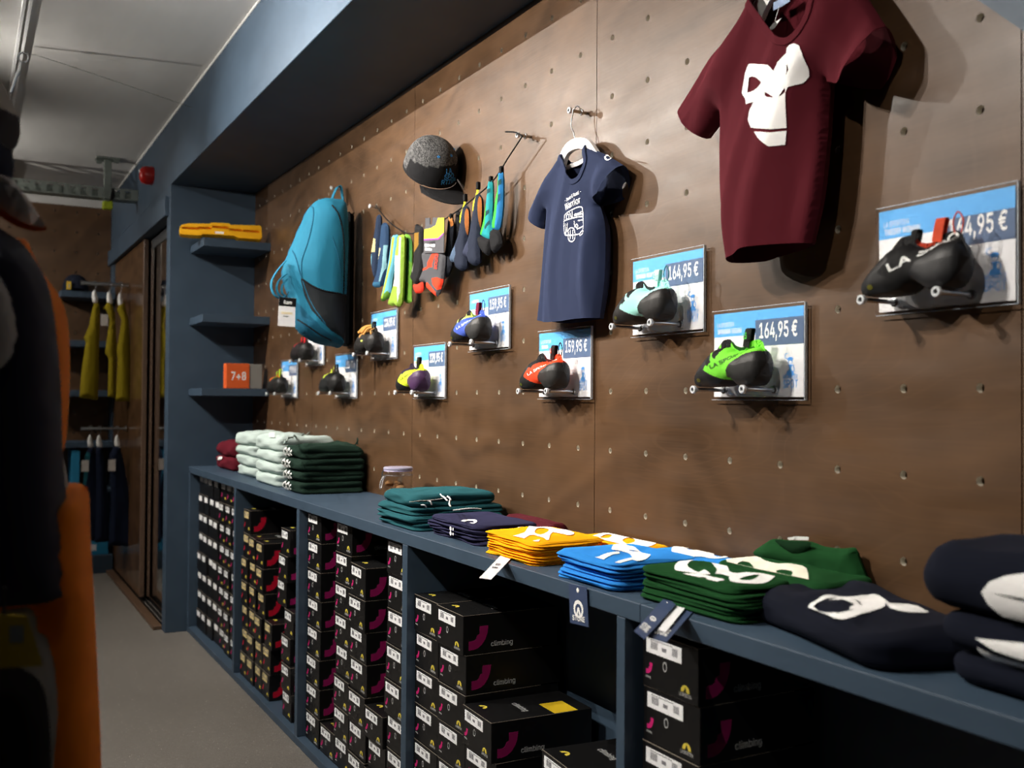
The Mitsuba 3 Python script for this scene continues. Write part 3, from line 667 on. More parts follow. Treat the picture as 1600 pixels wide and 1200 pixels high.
def print_on(t, off, y, P, col, holes=(), sm=0, name='print', dy=.0024, yt=None, under=None):
    """a flat print that follows the cloth: outline and holes in photograph points, taken on the cloth's own surface depth"""
    yt = yt if yt is not None else y
    def one(p, s): return poly(seen(p, off, y), s)
    g = one(P, sm)
    for h in holes: g = g.difference(one(h, 0))
    V, F = sheet(g, .005, .004)
    return t.part(name, trimesh.Trimesh(lift(V, off(V) + dy, y), F, process=False), col, smooth=True, under=under)
def hanger(lab, y, apex, le, re, hook, wide=.034):
    h = Thing('hanger', lab, 'hanger', None)
    a, l, r = (to2([p], y)[0] for p in (apex, le, re))
    c = spline([l, l * .45 + a * .55 + [-.012, .012], a, r * .45 + a * .55 + [.012, .012], r], 6)
    g = sg.LineString(c).buffer(wide / 2, 6)
    g = g.difference(poly([(l[0] - .1, l[1] - .001), (a[0], a[1] - .06), (r[0] + .1, r[1] - .001), (r[0] + .1, l[1] - .3), (l[0] - .1, l[1] - .3)])) if False else g
    m = extrude(g, .012); m = moved(m, np.array([[1, 0, 0, 0], [0, 0, -1, y + .006], [0, 1, 0, 0], [0, 0, 0, 1.0]]))
    h.part('arms', m, 'white_plastic', smooth=30)
    if hook is not None:
        P = np.array([[a[0], y, a[1] + .012], [a[0] - .004, y, a[1] + .03], [a[0] - .018, y, a[1] + .055], [a[0] - .014, y + .004, hook[1] - .004], [a[0] - .002, y + .006, hook[1] + .0075], [a[0] + .011, y + .007, hook[1] + .002]])
        h.part('hook', tube(spline(P, 6), .0016, 8), 'steel', smooth=True)
    return h
NAVY_CLOTH, MAROON = M('283049', .95, .15, 0, .3), M('4c131d', .95, .15, 0, .3)
# navy shirt
YN = -.042
b1 = bolt(W(917, 177, 0)[0], W(917, 177, 0)[2], .056, 'steel bolt that carries the navy child shirt', 'bolts that carry hangers')
hanger('white hanger inside the navy child t-shirt', YN, (898, 226), (876, 266), (932, 246), (0, W(917, 177, 0)[2] + .004), .028)
t = Thing('t_shirt', 'navy child t-shirt with a white van print, on a white hanger', 't-shirt')
gN, oN = tshirt(t, YN, [(879, 244), (868, 262), (857, 278), (843, 305), (834, 323)], [(834, 323), (841, 346), (849, 358)], [(849, 358), (853, 338), (858, 330), (856, 352), (852, 400), (848, 450), (844, 500)],
    [(844, 500), (866, 504), (890, 503), (915, 499), (937, 497)], [(937, 497), (944, 440), (946, 392), (945, 350), (938, 322)], [(938, 322), (957, 305), (974, 258)], [(974, 258), (958, 248), (937, 237), (916, 229)],
    [(916, 229), (914, 250), (909, 268), (902, 280), (892, 284), (884, 276), (880, 262), (879, 244)], [(916, 229), (912, 246), (898, 252), (884, 252), (879, 244)], NAVY_CLOTH, thick=.072, R=.09, ripple=.034, rs=4)
YNF = YN - .045
tape = curve([(884, 262), (892, 259), (903, 255), (911, 250)], YN + .01)
t.part('neck_tape', tube(lift(tape, 0, YN + .012), 0, flat=(.012, .003, (0, -1, 0))), 'white_print')
bx = lambda a, b: (860 + a / 9.235, 270 + b / 9.235)
def lineprint(t, off, y, yt, P, w, col='white_print', closed=False, sm=5, name='print', f=None, dy=.0012, under=None):
    Q = [f(*p) for p in P] if f else P
    c = seen(Q, off, y); c = spline(c, sm, closed) if len(c) > 2 and sm else c
    g = (sg.LinearRing(c) if closed else sg.LineString(c)).buffer(w / 2, 4)
    V, F = sheet(g, .004, .003)
    return t.part(name, trimesh.Trimesh(lift(V, off(V) + dy, y), F, process=False), col, smooth=True, under=under)
for P, cl in (([(200, 650), (215, 600), (300, 540), (400, 495), (455, 500), (465, 560), (470, 660), (470, 800), (440, 860), (380, 890), (260, 900), (210, 890), (196, 800)], True), ([(210, 690), (300, 660), (380, 640), (468, 630)], False),
              ([(315, 560), (318, 655)], False), ([(345, 610), (390, 590), (440, 570)], False), ([(400, 690), (455, 680)], False), ([(385, 810), (470, 770)], False),
              ([(258, 880), (255, 940), (280, 985), (320, 988), (350, 950), (355, 870), (330, 800), (280, 800), (256, 840)], True), ([(290, 830), (285, 950)], False), ([(320, 830), (322, 950)], False), ([(245, 730), (240, 850)], False), ([(215, 740), (225, 890)], False),
              ([(425, 900), (460, 880), (470, 840), (440, 850), (425, 880)], True), ([(378, 740), (395, 765), (378, 792), (362, 765)], True), ([(345, 700), (348, 780)], False), ([(230, 620), (235, 670), (262, 660), (262, 600)], True), ([(280, 580), (300, 640)], False), ([(360, 590), (350, 620), (420, 600)], False), ([(440, 560), (425, 600), (460, 590)], False)):
    lineprint(t, oN, YN, YNF, P, .0034, closed=cl, f=bx, sm=4)
for P in ([(946, 243), (951, 243), (953, 247), (950, 250), (946, 248)],): lineprint(t, oN, YN, YN - .02, P, .003, closed=True, sm=4)
def textprint(t, off, y, yt, s, p0, p1, h, col='white_print', name='lettering', bold=True, dy=.0010):
    m = meshkit.text_mesh(s, h, .0005, bold); V = np.array(m.vertices); a, b = seen([p0, p1], off, y); d = b - a; ln = np.linalg.norm(d); d /= ln
    X = V[:, 0] / V[:, 0].max() * ln; Q = a + X[:, None] * d + V[:, 1:2] * np.array([-d[1], d[0]])
    t.part(name, trimesh.Trimesh(lift(Q, off(Q) + dy + V[:, 2], y), m.faces, process=False), col)
textprint(t, oN, YN, YNF, '- Rock & Road -', bx(205, 432), bx(445, 290), .009)
textprint(t, oN, YN, YNF, 'Warrior', bx(212, 545), bx(440, 430), .0165)
# maroon shirt
YM = -.066
hanger('white hanger inside the maroon t-shirt, cut by the top edge', YM, (1240, -58), (1172, 44), (1300, -40), None, .050)
t = Thing('t_shirt', 'maroon t-shirt with a white ape face print, hung at the top', 't-shirt')
gM, oM = tshirt(t, YM, [(1186, -6), (1168, 30), (1145, 58), (1118, 88), (1094, 128), (1070, 168)], [(1070, 168), (1088, 200), (1104, 217)], [(1104, 217), (1121, 196), (1134, 180), (1131, 240), (1132, 300), (1138, 360), (1146, 411)],
    [(1146, 411), (1172, 404), (1200, 392), (1235, 384), (1268, 380)], [(1268, 380), (1283, 310), (1293, 220), (1298, 128)], [(1298, 128), (1324, 134), (1345, 132), (1372, 82), (1384, 42)], [(1384, 42), (1362, 8), (1335, -30), (1300, -60)],
    [(1300, -60), (1262, 20), (1236, 60), (1210, 62), (1192, 40), (1186, -6)], [(1300, -60), (1262, -25), (1230, -12), (1205, -4), (1186, -6)], MAROON, thick=.10, R=.11, ripple=.040, rs=11, freq=(12, .7))
bm = lambda a, b: (1140 + a / 6.314, 50 + b / 6.314)
Q = lambda L: [bm(*p) for p in L]
YMF = YM - .057
FACE = [(190, 318), (228, 312), (330, 320), (385, 328), (437, 386), (475, 300), (520, 252), (563, 210), (566, 160), (600, 125), (640, 112), (685, 132), (715, 200), (720, 350), (690, 420), (655, 490), (575, 545), (553, 600), (548, 945), (400, 962), (212, 945), (183, 865), (200, 770), (240, 690), (225, 695), (165, 715), (160, 668), (124, 605), (138, 520), (158, 400)]
print_on(t, oM, YM, Q(FACE), 'white_print', holes=[Q([(195, 450), (230, 438), (275, 455), (318, 495), (280, 550), (240, 580), (178, 600), (185, 540)]), Q([(352, 592), (385, 608), (445, 650), (365, 640), (350, 620)]), Q([(485, 640), (550, 545), (553, 590), (520, 622)]), Q([(568, 305), (585, 370), (558, 430), (566, 370)])], yt=YMF)
print_on(t, oM, YM, Q([(243, 982), (400, 992), (548, 972), (543, 1112), (385, 1130), (330, 1090), (280, 1040)]), 'white_print', yt=YMF)
tg = Thing('hang_tag', 'small white paper tag hanging at the neck of the maroon t-shirt', 'tag')
a = [W(*p, YM - .012) for p in ((1196, 52), (1208, 36), (1221, 28), (1210, 44))]
tg.part('paper', trimesh.Trimesh(np.array(a + [q + [0, .0008, 0] for q in a]), [[0, 1, 2], [0, 2, 3], [4, 6, 5], [4, 7, 6]], process=False), 'white_print')
tg.part('string', tube(spline([W(1211, 33, YM - .012), W(1214, 22, YM - .012), W(1218, 10, YM - .005)], 4), .0008, 6), 'white_print')
t.part('neck_label', tube(np.array([W(1209, 10, YM + .0), W(1222, 4, YM + .0), W(1234, -4, YM + .0)]), 0, flat=(.016, .002, (0, -1, 0))), M('9fb4d4'))
# ================================================================ cap on the wall
def hatch_fn(p, n, uv):
    a = noise((p.x + p.z) * 520, (p.x - p.z) * 90, p.y * 480)
    return mix(mi.Color3f(.03, .03, .031), mi.Color3f(.13, .13, .13), smoothstep(.3, .75, a))
mat('cap_mesh', proc(hatch_fn), .95, spec=.1)
CAPB = M('19191b', .9, .2)
def cap_parts(rx=.098, ry=.088, h=.118):
    nu, nv = 72, 22; f = []; P = np.zeros((nu, nv, 3))
    for j in range(nv):
        e = (j / (nv - 1)) * np.pi / 2; r = max(np.cos(e), 0) ** .75; zz = h * np.sin(e) ** .95
        for i in range(nu):
            a = 2 * np.pi * i / nu; P[i, j] = rx * r * np.cos(a), ry * r * np.sin(a), zz
    quads = [[i * nv + j, ((i + 1) % nu) * nv + j, ((i + 1) % nu) * nv + j + 1, i * nv + j + 1] for i in range(nu) for j in range(nv - 1)]
    quads = np.array(quads); V = P.reshape(-1, 3); c = V[quads].mean(1); ang = np.degrees(np.arctan2(c[:, 1] / ry, c[:, 0] / rx))
    front = (np.abs(ang) < 100) & (c[:, 2] < .078 - .022 * np.abs(ang) / 84)
    side = (np.abs(ang) >= 100) & (ang > 0) & (c[:, 2] < .05)
    out = {}
    for n, s in (('front_panel', front), ('side_panel', side), ('crown', ~(front | side))):
        q = quads[s]; out[n] = trimesh.Trimesh(V, np.vstack([q[:, [0, 1, 2]], q[:, [0, 2, 3]]]), process=False); out[n].remove_unreferenced_vertices()
    R = []
    for k in np.linspace(0, 1, 9):
        row = []
        for a in np.radians(np.linspace(-58, 58, 25)):
            s = np.cos(a * 1.5) ; d = .090 * k * max(s, 0) ** .55
            row.append((rx * np.cos(a) + d, (ry * np.sin(a)) * (1 + .02 * k), -.004 - .26 * (abs(np.sin(a)) ** 2.0) * .11 * (k * .9 + .1) + .004 * k))
        R.append(row)
    R = np.array(R); n, m = R.shape[:2]; V = R.reshape(-1, 3)
    q = np.array([[i * m + j, (i + 1) * m + j, (i + 1) * m + j + 1, i * m + j + 1] for i in range(n - 1) for j in range(m - 1)]); F = np.vstack([q[:, [0, 1, 2]], q[:, [0, 2, 3]]])
    out['visor'] = cat(trimesh.Trimesh(V + [0, 0, .0015], F, process=False), trimesh.Trimesh(V - [0, 0, .0015], F[:, ::-1], process=False))
    out['band'] = tube(np.array([(rx * .995 * np.cos(a), ry * .995 * np.sin(a), .004) for a in np.linspace(.9, 2 * np.pi - .9, 50)]), 0, flat=(.002, .012, (0, 0, 1)))
    return out
CAPG = cap_parts()
def frame(o, xa, za):
    xa = np.array(xa, float); xa /= np.linalg.norm(xa); za = np.array(za, float); za -= xa * (za @ xa); za /= np.linalg.norm(za); ya = np.cross(za, xa)
    m = np.eye(4); m[:3, 0], m[:3, 1], m[:3, 2], m[:3, 3] = xa, ya, za, o
    return m
t = Thing('cap', 'grey mesh cap with black front, hung visor down above the socks', 'cap')
mc = frame(W(672, 268, -.085), .58 * RIGHT - .66 * UP - .48 * _f, .16 * RIGHT + .80 * UP - .58 * _f)
for n, g in CAPG.items(): t.part(n, g, 'cap_mesh' if n == 'crown' else CAPB, to=mc, smooth=50)
for a in (-.5, .35, 1.1):
    e = .95; p = np.array([.098 * np.cos(e) ** .75 * np.cos(a), .088 * np.cos(e) ** .75 * np.sin(a), .118 * np.sin(e) ** .95 + .001])
    t.part('eyelet', moved(trimesh.creation.torus(.0032, .0012, major_sections=14, minor_sections=6), frame(p, np.cross([0, 1, .01], p), p)), M('3f9ae0', .5), to=mc)
for r, s in enumerate(('LA', 'SPO', 'RTIVA')):
    m = meshkit.text_mesh(s, .016, .0008, True); V = np.array(m.vertices); a = (V[:, 0] - [.012, .018, .026][r]) / .092; zz = .052 - .018 * r + V[:, 1]
    k = np.clip(zz / .118, 0, 1); rr = np.cos(np.arcsin(np.clip(k, 0, .999) ** (1 / .95))) ** .75
    q = np.stack([.098 * rr * np.cos(a) + .0008 + V[:, 2], .088 * rr * np.sin(a), zz], 1)
    t.part('lettering', trimesh.Trimesh(q, m.faces, process=False), M('3a8fd8', .6), to=mc)
bolt(W(690, 240, 0)[0], W(690, 240, 0)[2], .05, 'bolt holding the grey and black cap, behind it', 'bolts that carry hangers')
# ================================================================ backpack
XB = -3.93
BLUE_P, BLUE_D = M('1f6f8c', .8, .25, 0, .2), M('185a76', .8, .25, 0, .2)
t = Thing('backpack', 'turquoise blue backpack with black side pocket, hung from its top loop', 'backpack')
OUT = [(536, 318), (515, 311), (498, 312), (482, 326), (470, 350), (455, 385), (442, 420), (446, 445), (455, 470), (462, 508), (474, 524), (495, 537), (517, 541), (533, 539), (537, 480), (540, 420), (541, 360)]
gb = poly(to2(OUT, x=XB), 4)
def off_bp(V):
    d = np.clip(edge_dist(gb, V) / .10, 0, 1); o = .13 * np.sqrt(1 - (1 - d) ** 2)
    q = np.stack([V[:, 0] * 14, V[:, 1] * 5, V[:, 0] * 0], 1)
    return o + .022 * d * (meshkit.noise(q) - .5)
pk = poly(to2([(470, 436), (485, 449), (503, 457), (528, 461), (545, 459), (545, 534), (533, 526), (515, 517), (500, 503), (486, 485), (477, 462)], x=XB + .10), 0)
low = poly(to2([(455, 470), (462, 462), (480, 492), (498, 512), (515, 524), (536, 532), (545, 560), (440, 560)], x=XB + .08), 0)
side = poly(to2([(516, 318), (560, 310), (560, 470), (533, 460), (538, 420), (534, 370), (526, 340)], x=XB + .07), 3)
pkg = gb.intersection(pk)
main = gb.difference(pkg)
def bp_part(nm, g, c, extra=0.0, under=None):
    V, F = sheet(g, .008, .006); return t.part(nm, trimesh.Trimesh(lift(V, off_bp(V) + extra, x=XB), F, process=False), c, smooth=50, under=under)
bp_part('body', main.difference(low).difference(side), BLUE_P)
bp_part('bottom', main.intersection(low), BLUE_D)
bp_part('side_panel', main.intersection(side).difference(low), M('1e6883', .8, .25, 0, .2))
bp_part('side_pocket', pkg, M('10161b', .7, .3), .002)
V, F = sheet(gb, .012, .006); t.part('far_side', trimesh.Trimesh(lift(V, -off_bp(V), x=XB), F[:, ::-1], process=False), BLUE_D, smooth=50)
def on_bp(P, r, c, nm, dx=0.0, xx=.09):
    q = spline(to2(P, x=XB + xx), 6); q = q[shapely.contains_xy(gb.buffer(.002), q[:, 0], q[:, 1])]
    t.part(nm, tube(lift(q, off_bp(q) + dx, x=XB), r, 6), c, smooth=True)
on_bp([(517, 322), (528, 345), (534, 380), (535, 430), (534, 462)], .0035, 'black', 'zip')
on_bp([(496, 314), (490, 345), (480, 380), (470, 410), (470, 436)], .003, BLUE_D, 'seam')
on_bp([(463, 390), (466, 420), (472, 440), (487, 480), (505, 508)], .003, BLUE_D, 'seam')
on_bp([(470, 436), (485, 449), (503, 457), (530, 461)], .004, 'black', 'pocket_hem', .002)
on_bp([(514, 372), (522, 400), (528, 430), (531, 460)], .002, BLUE_D, 'seam')
on_bp([(462, 485), (478, 505), (500, 522), (520, 532)], .003, 'black', 'seam')
# back padding against the wall, straps, loop
bk = to2([(541, 345), (541, 420), (538, 500), (536, 541)], x=XB + .06)
t.part('back_padding', box(XB - .16, XB - .085, -.028, -.004, W(537, 541, -.03)[2], W(540, 330, -.03)[2], .012), M('15181b', .9, .2))
for P in ([(446, 408), (432, 425), (424, 442), (427, 458), (437, 466), (446, 462)], [(448, 428), (437, 437), (432, 450), (437, 462), (446, 466), (452, 463)], [(449, 436), (441, 446), (441, 458), (449, 464)]):
    q = spline(np.array([WX(*p, XB + .06) for p in P]), 6)
    t.part('strap_loop', tube(q, 0, flat=(.004, .024, (1, .0, 0))), BLUE_P, smooth=50)
q = spline(np.array([W(517, 316, -.10), W(523, 300, -.065), W(528, 292, -.04), W(533, 294, -.025), W(536, 318, -.02)]), 6)
t.part('haul_loop', tube(q, 0, flat=(.004, .026, (1, 0, 0))), BLUE_P, smooth=50)
bolt(W(534, 294, 0)[0], W(534, 294, 0)[2] - .004, .05, 'bolt that carries the blue backpack by its loop', 'bolts that carry hangers')
tg = Thing('hang_tag', 'white cardboard tag with black top, hanging left of the blue backpack', 'tag')
P = np.array([WX(*p, XB + .10) for p in [(434, 509), (461, 511), (461.5, 466), (436, 464)]])
def card3(P, th=.001):
    P = np.asarray(P, float); n = np.cross(P[1] - P[0], P[3] - P[0]); n /= np.linalg.norm(n)
    return trimesh.Trimesh(np.vstack([P + n * th / 2, P - n * th / 2]), [[0, 1, 2], [0, 2, 3], [4, 6, 5], [4, 7, 6], [0, 4, 5], [0, 5, 1], [1, 5, 6], [1, 6, 2], [2, 6, 7], [2, 7, 3], [3, 7, 4], [3, 4, 0]], process=False)
tg.part('paper', card3(P), 'card_white')
def on_card(tg, P, x0, z0, x1, z1, c, nm, lift_=.0012, under=None):
    P = np.asarray(P, float); n = np.cross(P[1] - P[0], P[3] - P[0]); n /= np.linalg.norm(n)
    f = lambda u, v: P[0] + (P[1] - P[0]) * u + (P[3] - P[0]) * v + n * lift_
    return tg.part(nm, card3([f(x0, z0), f(x1, z0), f(x1, z1), f(x0, z1)], .0006), c, under=under)
def text_card(tg, P, s, u0, v0, wid, hgt, c, nm='lettering', lift_=.0016, bold=True):
    P = np.asarray(P, float); ex, ey = P[1] - P[0], P[3] - P[0]; n = np.cross(ex, ey); n /= np.linalg.norm(n)
    m = meshkit.text_mesh(s, 1, .01, bold); V = np.array(m.vertices); X = V[:, 0] / V[:, 0].max() * wid + u0; Y = V[:, 1] * hgt + v0
    tg.part(nm, trimesh.Trimesh(P[0] + X[:, None] * ex + Y[:, None] * ey + n * (lift_ + V[:, 2:3] * .04), m.faces, process=False), c)
on_card(tg, P, 0, .70, 1, 1, 'black', 'header')
text_card(tg, P, '8am', .25, .78, .5, .12, 'white_print')
on_card(tg, P, .15, .42, .8, .50, M('e8dcb8'), 'print'); on_card(tg, P, .3, .33, .6, .36, 'ink', 'print')
tg.part('string', tube(np.array([(P[2] + P[3]) / 2, WX(448, 462, XB + .10), WX(452, 455, XB + .09)]), .0012, 6), 'black')
# ================================================================ socks on a cord
YS = -.048
cord = Thing('cord', 'thin black cord slung between two bolts, with socks clipped to it', 'cord')
CP = [(588, 322), (599, 337), (612, 350), (628, 361), (640, 365), (655, 362), (680, 351), (710, 333), (740, 310), (770, 283), (795, 245), (816, 213)]
cpts = spline(np.array([W(*p, YS) for p in CP]), 5)
cord.part('line', tube(cpts, .0022, 6), 'black', smooth=True)
cord.part('loose_end', tube(spline([W(817, 213, YS), W(806, 207, YS - .012), W(790, 206, YS - .02)], 5), .0022, 6), 'black', smooth=True)
for P, lb in (((594, 324), 'bolt at the left end of the sock cord'), ((829, 214), 'bolt at the right end of the sock cord')):
    q = W(*P, 0); bolt(q[0], q[2], .045, lb, 'bolts that carry hangers')
def sock(lab, parts, cliptop=None, y=YS, gname='socks clipped to the cord'):
    t = Thing('sock', lab, 'sock', gname)
    for p in parts:
        nm, P, c, th = p[:4]
        soft(t, nm, P, c, th, y=y + (p[5] if len(p) > 5 else 0), regions=p[4] if len(p) > 4 else (), step=.006, R=th * .8)
    if cliptop:
        q = W(*cliptop, y); t.part('clip', box(q[0] - .006, q[0] + .006, y - .006, y + .006, q[2] - .02, q[2] + .004, .002), 'black')
    return t
s1 = lambda a, b: (570 + a / 6, 290 + b / 6)        # zoomed views used for reading the outlines
s2 = lambda a, b: (690 + a / 4.8, 190 + b / 4.8)
C1 = lambda L: [s1(*p) for p in L]
C2 = lambda L: [s2(*p) for p in L]
DNV, TEAL, LIME, GRN = M('17263d'), M('1d9fa8'), M('93b22e'), M('4c7623')
sock('blue sock at the left end of the cord', [('leg', C1([(125, 285), (148, 285), (150, 400), (140, 560), (120, 740), (110, 860), (95, 860), (75, 760), (72, 650), (90, 520), (110, 400)]), DNV, .022, [('stripe', C1([(72, 640), (90, 650), (85, 800), (76, 780)]), M('5d8fa0')), ('pattern', C1([(80, 490), (125, 500), (120, 625), (78, 625)]), M('b7a878'))])], s1(135, 290))
sock('blue sock with pale pattern, second from the left end of the cord', [('leg', C1([(175, 360), (205, 355), (222, 400), (222, 560), (205, 760), (180, 900), (150, 950), (88, 950), (95, 900), (130, 800), (145, 650), (160, 500)]), M('1d3552'), .026, [('stripe', C1([(205, 560), (222, 560), (205, 770), (170, 900), (160, 900), (190, 760)]), M('6f97a0')), ('pattern', C1([(145, 580), (180, 590), (150, 715), (128, 700)]), M('c0b38a')), ('toe', C1([(88, 955), (92, 905), (170, 905), (150, 960)]), M('2d5d7c'))])], s1(195, 365), y=YS - .012)
sock('pale blue and lime striped sock, left half of the lime pair', [('leg', C1([(270, 475), (300, 460), (315, 480), (312, 600), (290, 750), (260, 880), (240, 1030), (175, 1085), (165, 1060), (195, 920), (225, 780), (250, 620)]), M('5596aa'), .024, [('stripe', C1([(285, 480), (305, 490), (280, 700), (215, 980), (190, 1060), (180, 1060), (210, 930), (262, 700)]), LIME), ('toe', C1([(165, 1050), (240, 985), (250, 1040), (170, 1100)]), GRN)])], s1(290, 470), y=YS - .006)
sock('lime and grey sock with a white graphic leg', [('leg', C1([(325, 475), (352, 458), (372, 480), (372, 620), (362, 900), (348, 1090), (320, 1140), (290, 1120), (262, 1130), (232, 1120), (235, 1090), (270, 980), (295, 860), (300, 650), (315, 560)]), M('84a53a'), .026, [('graphic', C1([(290, 660), (348, 660), (345, 950), (282, 940)]), M('dedede')), ('graphic', C1([(300, 780), (330, 800), (325, 860), (305, 850)]), 'black'), ('stripe', C1([(352, 480), (366, 490), (352, 1000), (335, 1100), (330, 1000)]), M('9a9f9a'))])], s1(345, 465), y=YS - .022)
sock('flat moss green sock with a paper label, behind the lime pair', [('leg', C1([(365, 490), (440, 520), (440, 1010), (435, 1095), (370, 1080), (362, 900)]), M('5b8a2c'), .014, [('cuff', C1([(360, 480), (445, 500), (445, 720), (362, 650)]), M('3f7a3c')), ('label', C1([(375, 540), (428, 560), (422, 640), (380, 610)]), M('b9bfae'))])], s1(385, 480), y=YS + .006)
sock('black sock with a brown cuff, left of the packaged grey pair', [('leg', C1([(485, 370), (500, 370), (525, 380), (545, 420), (545, 700), (530, 850), (500, 915), (480, 925), (430, 855), (445, 830), (470, 700), (475, 500)]), M('141416'), .020, [('cuff', C1([(478, 450), (530, 440), (528, 560), (478, 640)]), M('7a5a1c')), ('edge', C1([(478, 470), (488, 480), (482, 700), (470, 820), (462, 800)]), M('7d7a74'))]), ('toe', C1([(460, 930), (495, 925), (545, 905), (545, 995), (500, 1010), (480, 1005)]), M('c8321f'), .018)], s1(492, 375))
t = sock('grey and red sock pair in its yellow and grey cardboard sleeve', [('leg', C1([(555, 620), (745, 625), (740, 860), (720, 960), (685, 1040), (640, 1010), (590, 960), (580, 910), (515, 895), (540, 830), (560, 760)]), M('46464a'), .020, [('pattern', C1([(655, 640), (690, 640), (672, 690), (655, 740), (660, 765), (625, 770), (600, 790), (555, 800), (550, 785), (610, 762), (612, 720)]), M('d03a22')), ('toe', C1([(650, 870), (700, 860), (760, 885), (745, 960), (700, 980), (660, 930)]), M('d83a20')), ('toe', C1([(585, 930), (610, 905), (690, 1000), (680, 1045), (620, 1010)]), M('d83a20'))])], None, y=YS - .016)
CARD = lambda L: to2(C1(L), YS - .030)
def flat(t, nm, P2, c, y, th=.002, world=False):
    g = poly(P2); m = extrude(g, th); t.part(nm, moved(m, np.array([[1, 0, 0, 0], [0, 0, -1, y], [0, 1, 0, 0], [0, 0, 0, 1.0]])), c)
flat(t, 'cardboard', CARD([(570, 305), (612, 303), (612, 365), (632, 370), (640, 300), (748, 300), (742, 630), (552, 632), (560, 400), (568, 390)]), M('4c4c50'), YS - .029)
flat(t, 'yellow_print', CARD([(562, 410), (620, 400), (668, 372), (690, 302), (748, 300), (745, 440), (690, 492), (556, 500)]), M('f0dc3a'), YS - .031, .0006)
flat(t, 'violet_print', CARD([(556, 500), (690, 492), (745, 440), (744, 452), (695, 506), (556, 514)]), M('9a3a9c'), YS - .031, .0006)
flat(t, 'lettering_band', CARD([(566, 545), (662, 548), (660, 576), (566, 572)]), 'white_print', YS - .031, .0006)
flat(t, 'lettering_band', CARD([(568, 582), (632, 584), (630, 610), (568, 608)]), 'white_print', YS - .031, .0006)
for s, q, h in (('CLIMBING', (570, 570), .0095), ('SOCKS', (572, 606), .0095)):
    p0, p1 = to2([s1(*q), s1(q[0] + (88 if h and s[0] == 'C' else 56), q[1] + 1)], YS - .0315)
    t.part('lettering', on_wall(text(s, h, abs(p1[0] - p0[0]), .0004, True), p0[0], YS - .0315, p0[1]), M('3c3c40'))
textoff = lambda V: V[:, 0] * 0 + .0125
textprint(t, textoff, YS - .016, YS - .028, 'SOCKS', s1(672, 790), s1(690, 640), .022, M('d83a20'))
sock('black sock on a thin orange edge, right of the packaged pair', [('leg', C2([(62, 715), (78, 720), (90, 780), (82, 900), (75, 990), (76, 1080), (40, 1170), (5, 1180), (0, 1140), (15, 1040), (40, 960), (50, 850)]), M('191d26'), .022, [('stripe', C2([(66, 715), (72, 690), (92, 770), (86, 790)]), M('b0703a')), ('toe', C2([(0, 1150), (40, 1165), (30, 1200), (0, 1200)]), M('c0301c'))])], s2(72, 700))
sock('plain black sock behind the first yellow tagged one', [('leg', C2([(118, 680), (135, 680), (138, 800), (120, 900), (105, 960), (98, 900), (108, 780)]), M('131315'), .018)], s2(126, 685), y=YS + .02)
for lab, dx, dy_, hb in (('navy sock with yellow tag and grey striped heel', 0, 0, '44566c'), ('navy sock with yellow tag, left of the teal socks', 97, -90, '2b3044')):
    f = lambda L: [s2(a + dx, b + dy_ * (1 if b < 900 else .42)) for a, b in L]
    sock(lab, [('leg', f([(178, 630), (200, 660), (205, 760), (195, 900), (190, 1000), (190, 1090), (160, 1120), (118, 1100), (108, 1060), (78, 1050), (80, 1000), (120, 900), (140, 840), (158, 740)]), M('1a2132'), .030, [('heel', f([(80, 1050), (85, 985), (130, 930), (135, 1000), (112, 1060)]), M(hb)), ('label', f([(138, 760), (158, 750), (156, 830), (142, 860)]), M('b9bcc0')), ('stripe', f([(196, 650), (204, 670), (208, 760), (200, 900), (196, 760)]), M('b5703c'))]),
               ('tag', f([(174, 550), (182, 552), (178, 620), (150, 740), (136, 760), (140, 700), (160, 640)]), M('e3d526'), .006)], s2(178 + dx, 552 + dy_))
sock('teal and green patterned sock, second from the right end', [('leg', C2([(360, 455), (382, 455), (384, 600), (380, 760), (378, 880), (340, 880), (295, 850), (300, 830), (325, 740), (345, 600)]), M('1b868d'), .022, [('stripe', C2([(330, 700), (345, 610), (358, 640), (345, 780), (320, 850), (305, 850), (300, 830)]), M('3ba22e')), ('pattern', C2([(335, 690), (375, 660), (375, 690), (340, 730)]), M('0f3d42')), ('pattern', C2([(355, 520), (380, 500), (380, 530), (352, 560)]), M('0f3d42')), ('pattern', C2([(345, 790), (376, 740), (376, 770), (350, 810)]), M('0f3d42'))]),
     ('toe', C2([(288, 860), (340, 870), (378, 880), (365, 980), (345, 1005), (300, 960), (282, 900)]), M('111114'), .026)], s2(370, 420))
sock('green and blue patterned sock at the right end of the cord', [('leg', C2([(435, 390), (460, 388), (462, 560), (455, 700), (432, 810), (386, 805), (385, 780), (400, 700), (412, 600), (430, 500)]), M('226fa8'), .022, [('stripe', C2([(432, 400), (448, 400), (446, 560), (432, 700), (418, 800), (398, 800), (402, 700), (420, 600)]), M('37a837')), ('pattern', C2([(440, 560), (458, 540), (456, 590), (436, 640)]), M('0f3d5a')), ('pattern', C2([(445, 450), (460, 430), (460, 470), (444, 490)]), M('0f3d42'))]),
     ('toe', C2([(380, 815), (432, 818), (455, 900), (440, 950), (395, 985), (375, 920)]), M('111114'), .026)], s2(449, 345))
for P, lb in (((628, 356), 'first'), ((662, 352), 'second')):
    pass
